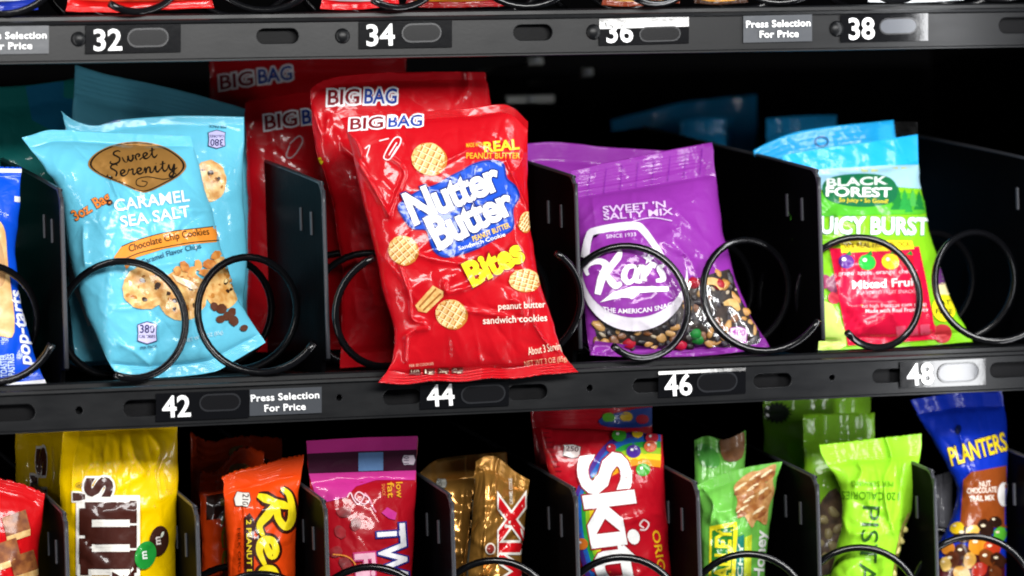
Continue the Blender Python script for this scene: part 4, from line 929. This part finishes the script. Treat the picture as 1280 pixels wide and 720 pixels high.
# pink and red licorice pouch
PK = film('#c8328e', .24)
tw = lbag('licorice_pouch', 'pink and red licorice pouch with clear strip along its top', 'candy pouch', S4((383, 551), (522, 545), (512, 872), (408, 878), [(450, 547)], [(520, 600), (515, 720)], [(386, 600), (398, 650), (404, 740)]), .06, film('#a80f1e', .2), bulge=.014, seals=(.16, .06), seed=101, res=(90, 120), ribs=.0001)
tw.put('pink_band', art_poly([(383, 551), (450, 547), (522, 545), (521, 562), (450, 564), (384, 567)]), PK, 1)
tw.put('clear_strip', art_poly([(384, 567), (450, 564), (521, 562), (520, 588), (450, 590), (386, 592)]), film('#3a1228', .12), 1)
tw.put('price_sticker', art_poly([(448, 566), (479, 565), (479, 588), (448, 589)]), film('#5b7fae', .3), 2)
badge(tw, 511, 575, 13, 18, '110', '', '#d6c8d4', '#3a2a48', -math.pi/2, 2)
tw.put('pink_band', art_poly([(386, 592), (450, 590), (520, 588), (519, 600), (470, 600), (445, 608), (432, 622), (405, 628), (395, 622)]), PK, 1)
for s_, x in (('low', 500), ('fat', 489)): tw.text('lettering', s_, (x-5, 603), (x-4, 622), 8, '#e0a020', 3, .03)
tw.text('lettering', 'SNACK', (477, 605), (478, 620), 4, '#e07a40', 3, .02)
tw.put('scribble', art_stroke([(434, 622), (438, 616), (442, 624), (448, 630), (455, 620), (448, 615), (444, 622), (455, 630), (462, 624), (455, 618)], 1.6), film('#f0c8d4'), 3, 4)
tw.put('scribble', art_stroke([(456, 616), (462, 624), (466, 634), (470, 640)], 1.8), film('#e890a8'), 3, 4)
tw.put('pink_leaf', art_poly([(477, 641), (484, 634), (496, 641), (494, 650), (486, 648)]), PK, 3)
tw.text('logo_lettering', 'TWIZZLERS', (472, 657), (486, 864), 33, '#f4f2f8', 5, .05, outline='#2a2a80', ow=.09, step=5)
tw.text('logo_lettering', 'Filled', (444, 694), (452, 790), 24, '#f0b8cc', 5, .05, outline='#c83c78', ow=.08, step=5)
for k, (x, y) in enumerate([(430, 640), (425, 665), (445, 655), (420, 690), (432, 705)]):
    tw.put('licorice_picture', art_ell(x, y, 9, 7, k, 14, .1, k), food('#6a0810', '#a81824', 150), 2+.2*k)
tw.put('gold_line', art_stroke([(416, 693), (432, 695), (442, 702), (447, 714)], 1.8), film('#e08a3a'), 4, 4)
# gold candy bars
GO = mat('#b8843c', .22, .58, .12, 150., .3, .12, .5, 'gold_film')
tb = lbag('candy_bar', 'dim gold candy bar behind the front one', 'candy bar', S4((524, 592), (634, 565), (640, 862), (530, 868), [(545, 575), (590, 568)]), .088, GO, bulge=.014, seals=(.10, .05), seed=111, res=(80, 100), seg=1.8, nseg=50, crk=(.002, .002), folds=10)
badge(tb, 552, 604, 12, 14, '250', '', '#a8a8a0', '#303030', -math.pi/2)
tx = lbag('candy_bar', 'shiny gold candy bar with red lettering in front', 'candy bar', S4((595, 577), (662, 600), (646, 870), (574, 876), [(607, 570), (622, 572), (642, 588)], [(655, 665), (651, 720)], [(592, 605), (582, 690), (577, 780)]), .058, GO, bulge=.017, seals=(.06, .06), seed=113, res=(100, 130), seg=1.6, nseg=50, crk=(.0013, .0014), folds=9, creases=[([(600, 585), (607, 600), (604, 720)], .002, 6), ([(622, 574), (618, 600), (624, 640)], .0022, 5)])
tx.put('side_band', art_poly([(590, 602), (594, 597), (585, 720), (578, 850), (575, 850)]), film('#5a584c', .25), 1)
tx.text('logo_lettering', 'TWIX', (655, 812), (655, 624), 30, '#d0121c', 5, .06, outline='#f4efe6', ow=.08, step=5)
tx.put('registered_mark', art_ell(613, 686, 6.5, 7.5), film('#f0e6d8'), 4); tx.put('registered_mark_face', art_ell(613, 686, 4.8, 5.8), film('#8a2a20'), 5)
tx.text('lettering', 'CARAMEL COOKIE', (641, 630), (640, 598), 4, '#f0e8d8', 4, .02)
# red rainbow candy bags
SR = film('#b80f20', .2)
def rainbow(b, cx, cy, r0, a0, a1, dy=1.2):
    for k, c in enumerate(('#4a2a8a', '#1f5fb8', '#2ca03c', '#9cc828', '#f0d428', '#f08a1e')):
        pts = [(cx+(r0-k*8)*math.cos(a), cy+(r0-k*8)*dy*math.sin(a)) for a in np.linspace(a0, a1, 9)]
        b.put('rainbow_band', art_stroke(pts, 8.4, 4), film(c), 1+k*.15)
sk0 = lbag('candy_bag', 'dim red rainbow candy bag peeking over the front one', 'candy bag', S4((663, 509), (815, 505), (822, 860), (690, 866)), .105, film('#b80f20', .2), bulge=.012, seals=(.07, .05), seed=121, res=(60, 80))
sk0.put('blue_print', art_poly([(752, 522), (815, 509), (815, 532), (760, 534)], 3), film('#24408e'), 1)
for x, y, c in ((761, 522, '#5aa828'), (783, 521, '#d8b020'), (803, 524, '#b02030')): sk0.put('candy_picture', art_ell(x, y, 8, 6), film(c, .15), 2)
sk = lbag('candy_bag', 'red rainbow candy bag with big white slanted letters in front', 'candy bag', S4((676, 535), (828, 543), (846, 872), (742, 880), [(750, 537)], [(833, 640), (839, 740)], [(686, 590), (712, 660), (730, 760)]), .058, SR, bulge=.015, seals=(.0, .06), seed=123, res=(110, 130), crk=(.0011, .0010), folds=4, creases=[([(829, 640), (800, 648), (780, 650)], .0014, 5)])
for k in range(9): sk.put('seal_ridge', art_stroke([(678+k*2, 541+k*6), (686+k*2, 541+k*6)], 1.6, 0), film('#8a0a18'), 1)
for k, c in enumerate(('#4a2a8a', '#1f62b8', '#2ca03c', '#9cc828', '#f0d428', '#f0941e')):
    sk.put('rainbow_band', art_stroke([(738+k*5, 590+k*3), (758+k*4, 560+k*5), (785+k*2, 545+k*6.5), (826, 540+k*8)], 8.6, 4), film(c), 1+k*.15)
    sk.put('rainbow_band', art_stroke([(738+k*4, 590+k*3), (722+k*5, 620), (722+k*5, 660), (730+k*6, 700), (742+k*7, 740)], 7.4, 4), film(c), 2+k*.15)
sk.put('red_field', art_poly([(748, 620), (780, 588), (829, 600), (834, 660), (838, 740), (770, 745), (752, 690)], 3), SR, 3.2)
for x, y, r_, c in ((774, 544, 9, '#3fa02a'), (797, 541, 7, '#e0b820'), (815, 547, 8, '#c02838'), (764, 560, 6, '#c02838'), (792, 564, 9, '#4a2a90'), (813, 558, 8, '#e06a3a'), (804, 587, 9, '#46a82e'), (727, 680, 8, '#e07a2a'), (745, 708, 8, '#c02838')):
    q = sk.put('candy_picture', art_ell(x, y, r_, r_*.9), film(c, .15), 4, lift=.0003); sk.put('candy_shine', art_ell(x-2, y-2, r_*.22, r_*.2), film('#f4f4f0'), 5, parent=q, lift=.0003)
badge(sk, 715, 564, 22, 18, '250', '', '#d8c8c4', '#4a2028', math.pi/2*.0+.1, 3)
sk.text('logo_lettering', 'Skittles', (722, 574), (774, 858), 60, '#f8f8f6', 6, .06, outline='#a01020', ow=.03, step=6, space=.93, up=(1, -.12))
sk.text('lettering', 'ORIGINAL', (815, 664), (830, 760), 9, '#e8b020', 6, .03)
sk.put('swirl_mark', art_stroke([(805, 660), (800, 656), (805, 650), (811, 655), (807, 662), (800, 662)], 2), film('#f0d8d8'), 5, 4)
# green granola bars
NG = film('#6cb84a', .2)
for k, (q, Y_, c, lab) in enumerate([(S4((868, 550), (932, 538), (930, 862), (872, 866), [(884, 545), (905, 550)]), .075, '#2c6a30', 'dim green granola bar behind the front one')]):
    g0 = lbag('granola_bar', lab, 'granola bar', q, Y_, NG, bulge=.010, seals=(.05, .05), seed=131, res=(50, 70), crk=(.002, .002), folds=8)
    g0.put('oat_picture', art_poly([(900, 546), (915, 538), (930, 540), (928, 572), (905, 575)], 3), food('#5a3418', '#8a5a30'), 2)
    g0.put('leaf_picture', art_poly([(872, 556), (888, 558), (900, 572), (896, 584), (876, 580)], 3), film('#4a9a3c'), 2)
ng = lbag('granola_bar', 'shiny green granola bar with oat picture in front', 'granola bar', S4((872, 606), (978, 577), (950, 872), (874, 878), [(900, 594), (940, 583)], [(969, 612), (959, 676), (953, 760)], [(876, 640), (874, 740)]), .058, NG, bulge=.014, seals=(.05, .06), seed=133, res=(100, 120), crk=(.0018, .0020), folds=10, creases=[([(880, 612), (892, 630), (888, 650)], .002, 4), ([(900, 640), (930, 630), (960, 600)], .0012, 4)])
ng.put('granola_picture', art_poly([(917, 610), (924, 600), (938, 590), (950, 588), (970, 580), (966, 600), (968, 615), (961, 634), (958, 656), (946, 650), (940, 660), (930, 644), (920, 640), (922, 626)], 3), food('#a5622a', '#e0b070', 160), 2)
for k, (x, y) in enumerate([(928, 612), (945, 600), (938, 628), (955, 618), (930, 640), (950, 642), (960, 596), (943, 613)]):
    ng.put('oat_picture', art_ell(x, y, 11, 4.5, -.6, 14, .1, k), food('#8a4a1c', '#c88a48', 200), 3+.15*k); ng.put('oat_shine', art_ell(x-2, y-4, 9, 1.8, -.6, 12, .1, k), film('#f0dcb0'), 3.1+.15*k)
sg = ng.put('name_plate', art_poly([(887, 658), (921, 652), (922, 664), (912, 860), (884, 860)]), film('#e8d820'), 3); ng.put('name_plate_inset', art_poly([(890, 663), (917, 658), (908, 860), (887, 860)]), film('#2c7a2a'), 4, parent=sg)
ng.text('logo_lettering', 'NATURE VALLEY', (909, 830), (914, 661), 19, '#f0e428', 5, .06, parent=sg)
ng.put('teal_strip', art_poly([(921, 672), (930, 668), (926, 860), (914, 860)]), film('#1c7a6a'), 3)
ng.text('lettering', 'CRUNCHY', (926, 780), (929, 680), 6, '#e0f0d8', 4, .05)
ng.put('yellow_strip', art_poly([(931, 672), (940, 668), (935, 860), (926, 860)]), film('#c8d430'), 3)
ng.text('lettering', "Oats 'n Honey", (949, 800), (958, 664), 12, '#f4f8f0', 4, .05)
# lime nut bags
LG = film('#93d62a', .34)
p2 = lbag('nut_bag', 'lime green nut bag farthest back with dark burst under rail', 'nut bag', S4((954, 492), (1088, 488), (1090, 860), (960, 866)), .125, LG, bulge=.010, seals=(.1, .05), seed=141, res=(50, 70), ribs=.0001)
a_ = np.linspace(0, 2*np.pi, 36, endpoint=False); p2.put('burst_print', art_poly([(971+(20 if i % 2 else 15)*math.cos(t), 516+(14 if i % 2 else 10)*math.sin(t)) for i, t in enumerate(a_)]), film('#16280c'), 2)
p1 = lbag('nut_bag', 'lime green nut bag second from the front with dark window', 'nut bag', S4((1004, 518), (1093, 516), (1086, 860), (1012, 866), (), [(1092, 600)], [(1006, 620)]), .090, LG, bulge=.012, seals=(.1, .05), seed=143, res=(60, 80), ribs=.0001)
p1.put('window_dark', art_poly([(1020, 640), (1045, 610), (1058, 650), (1050, 700), (1030, 720), (1015, 700)], 3), food('#3a2a1c', '#6a5038', 200), 2)
for k, (x, y) in enumerate([(1030, 650), (1042, 640), (1036, 668), (1048, 660), (1026, 680), (1042, 684), (1032, 698)]): p1.lump('pistachio', x, y, 9, 6, k*.8, food('#8a7a4c', '#b8a878', 300, .5), k, sink=-.1)
pf = lbag('nut_bag', 'lime green nut bag, crumpled and upside down, in front', 'nut bag', S4((1024, 556), (1152, 542), (1124, 872), (1034, 878), [(1090, 549)], [(1149, 580), (1139, 640), (1124, 690), (1120, 760)], [(1030, 572), (1050, 610), (1053, 650), (1046, 690), (1036, 740)]), .046, LG, bulge=.016, seals=(.08, .06), seed=145, res=(100, 130), crk=(.0018, .0016), folds=8, teeth=(.6, 0), creases=[([(1108, 548), (1115, 575), (1106, 600), (1110, 640), (1124, 680)], .0028, 5), ([(1072, 578), (1078, 590), (1068, 606)], .0024, 4), ([(1053, 650), (1062, 665), (1085, 665)], .002, 6)])
pf.text('lettering', '120 CALORIES', (1124, 616), (1052, 614), 9.5, '#3f7a10', 3, .0)
pf.text('lettering', 'PER SERVING', (1117, 602), (1064, 601), 6, '#5a9a18', 3, .0)
pf.text('logo_lettering', 'PISTACHIOS', (1079, 632), (1066, 850), 21, '#27501a', 3, .0)
wn = pf.put('side_window', art_poly([(1138, 640), (1124, 690), (1120, 740), (1118, 800), (1112, 800), (1114, 740), (1120, 690), (1128, 655)], 2), food('#8a7a28', '#d0c868', 200), 2)
for k, (x, y) in enumerate([(1130, 662), (1126, 675), (1122, 688), (1120, 702), (1117, 716)]): pf.lump('pistachio', x, y, 6, 4, k, food('#b8a850', '#e0d890', 300, .4), k, sink=.1)
# royal blue nut bag
PL = film('#0e2fae', .2)
pn = lbag('nut_bag', 'royal blue nut bag with brown panel at the right end of the bottom row', 'nut bag', S4((1138, 500), (1252, 489), (1258, 872), (1150, 880), [(1195, 491)], [(1259, 550), (1258, 667)], [(1160, 540), (1186, 585), (1198, 620), (1180, 670), (1168, 700)]), .066, PL, bulge=.016, seals=(.05, .06), seed=151, res=(100, 130), crk=(.0014, .0012), folds=6, creases=[([(1181, 585), (1192, 605), (1200, 625)], .002, 4), ([(1178, 640), (1180, 660), (1172, 675)], .002, 4)])
pn.text('logo_lettering', 'PLANTERS', (1190, 582), (1260, 562), 22, '#f2d21c', 4, .04, outline='#0a1c6a', ow=.05, up=(-.25, -1))
pn.put('hang_hole', art_ell(1198, 537, 3.5, 6, .2), film('#0a1640'), 2)
pb = pn.put('brown_panel', art_poly([(1204, 600), (1214, 590), (1258, 582), (1259, 660), (1200, 658)], 0), film('#8a4218', .22), 2)
for s_, x0, x1, y in (('NUT', 1225, 1239, 609), ('CHOCOLATE', 1209, 1246, 617), ('TRAIL MIX', 1212, 1243, 627)): pn.text('lettering', s_, (x0, y), (x1, y-2), 6.5, '#f0e0d0', 4, .04, parent=pb)
pn.put('round_badge', art_ell(1255, 618, 8, 15), film('#e8e4e0'), 4, parent=pb)
pn.put('maroon_field', art_poly([(1168, 700), (1200, 690), (1258, 700), (1258, 860), (1152, 862)]), film('#4a1418'), 2)
for k, (x, y, r_, c) in enumerate([(1205, 668, 13, '#3a1c10'), (1232, 660, 12, '#2a1710'), (1222, 680, 14, '#d88a20'), (1240, 685, 12, '#c03a1c'), (1203, 690, 11, '#42220f'), (1250, 668, 10, '#54b030'), (1196, 660, 9, '#e8c020'), (1234, 697, 12, '#7a3a14'), (1212, 700, 10, '#d8a040'), (1185, 685, 9, '#c87a24'), (1248, 700, 11, '#3a1c10'), (1190, 700, 12, '#5a2a14'), (1216, 664, 9, '#e0b050'), (1245, 652, 8, '#2a1710'), (1182, 705, 9, '#e0b860'), (1224, 712, 11, '#b02818'), (1202, 716, 11, '#c89038'), (1244, 716, 10, '#6a3418')]):
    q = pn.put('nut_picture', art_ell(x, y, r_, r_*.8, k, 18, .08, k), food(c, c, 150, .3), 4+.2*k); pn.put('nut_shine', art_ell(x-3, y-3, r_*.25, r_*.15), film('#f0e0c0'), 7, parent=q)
# small grey wrapper edge left of the blue bag
lbag('candy_bag', 'dim grey striped wrapper edge between lime and royal blue bags', 'wrapper', S4((1168, 595), (1190, 588), (1196, 860), (1166, 866)), .09, film('#5a5a60', .3), bulge=.008, seals=(.05, .05), seed=155, res=(30, 40))

# ------------------------------------------------------------------ top shelf: only the feet of the products reach into the frame
def foot(label, x0, x1, y0, y1, c, c2, seed, name='candy_bag', Y=.03):
    b = Bag(name, label, 'snack bag', [(x0+6, -250), (x1-6, -254)], [(x0, y0), ((x0*2+x1)/3, y0+1.5), ((x0+2*x1)/3, y1+2), (x1, y1)], [(x0+6, -250), (x0+10, -60), (x0, y0)], [(x1-6, -254), (x1-12, -60), (x1, y1)], Y, film(c, .2), bulge=.013, seals=(.05, .03), seed=seed, res=(60, 70), crk=(.0018, .0018), folds=10)
    if c2: b.put('printed_band', art_poly([(x0+6, -14), ((x0+x1)/2, -10), (x1-8, -14), (x1-8, -2), ((x0+x1)/2, 2), (x0+6, -1)], 2), film(c2, .2), 1)
    return b
foot('blue and white wrapper foot at the left end of the top shelf', -60, 48, 13, 12, '#2038a8', '#e8ecf4', 201)
foot('red bag foot with white edge left of the 32 label', 82, 268, 14, 10, '#d01414', '#e8482c', 202, Y=.02)
foot('red bag foot on the top shelf above the 34 label', 400, 500, 11, 8, '#c81018', '#e8e0e0', 203)
foot('dark red bag foot with yellow patch on the top shelf left of the 36 label', 506, 632, 8, 7, '#8a1014', '#d8901c', 204, Y=.045)
foot('brown and orange wrapper foot above the 36 label', 752, 850, 6, 4, '#7a3018', '#d8a050', 205, Y=.04)
foot('black and orange wrapper foot between the 36 and press labels', 868, 935, 4, 3, '#3a2010', '#d09030', 206, Y=.05)
foot('white wrapper foot at the right end of the top shelf', 1085, 1205, 2, 0, '#e8ecf0', None, 207, Y=.03)

# ------------------------------------------------------------------ dim fittings at the back of the middle slots
MET = mat('#9a9a96', .4, .6, .05, 200, 0, .1, .5, 'dull_metal')
def fit(label, x0, y0, x1, y1, Y):
    a = atY(x0, y1, Y); c = atY(x1, y0, Y); base = ((a[0]+c[0])/2, Y, a[2]); r = empty('motor_bracket', base, label, 'bracket', 'metal fittings on the back wall')
    box('plate', (a[0], Y, a[2]), (c[0], Y+.003, c[2]), MET, r, base, .0008); box('flange', (a[0], Y+.0032, a[2]), (c[0], .519, a[2]+.002), MET, r, base)
    box('bolt', ((a[0]+c[0])/2-.002, Y-.003, (a[2]+c[2])/2-.002), ((a[0]+c[0])/2+.002, Y-.0002, (a[2]+c[2])/2+.002), SCREW, r, base, .0006)
fit('dim metal bracket behind the red bags, long flat bar', 632, 118, 694, 130, .42)
fit('small pale metal fitting just under the top rail', 660, 70, 680, 82, .40)
fit('small pale metal fitting right of the other under the top rail', 728, 84, 742, 96, .40)
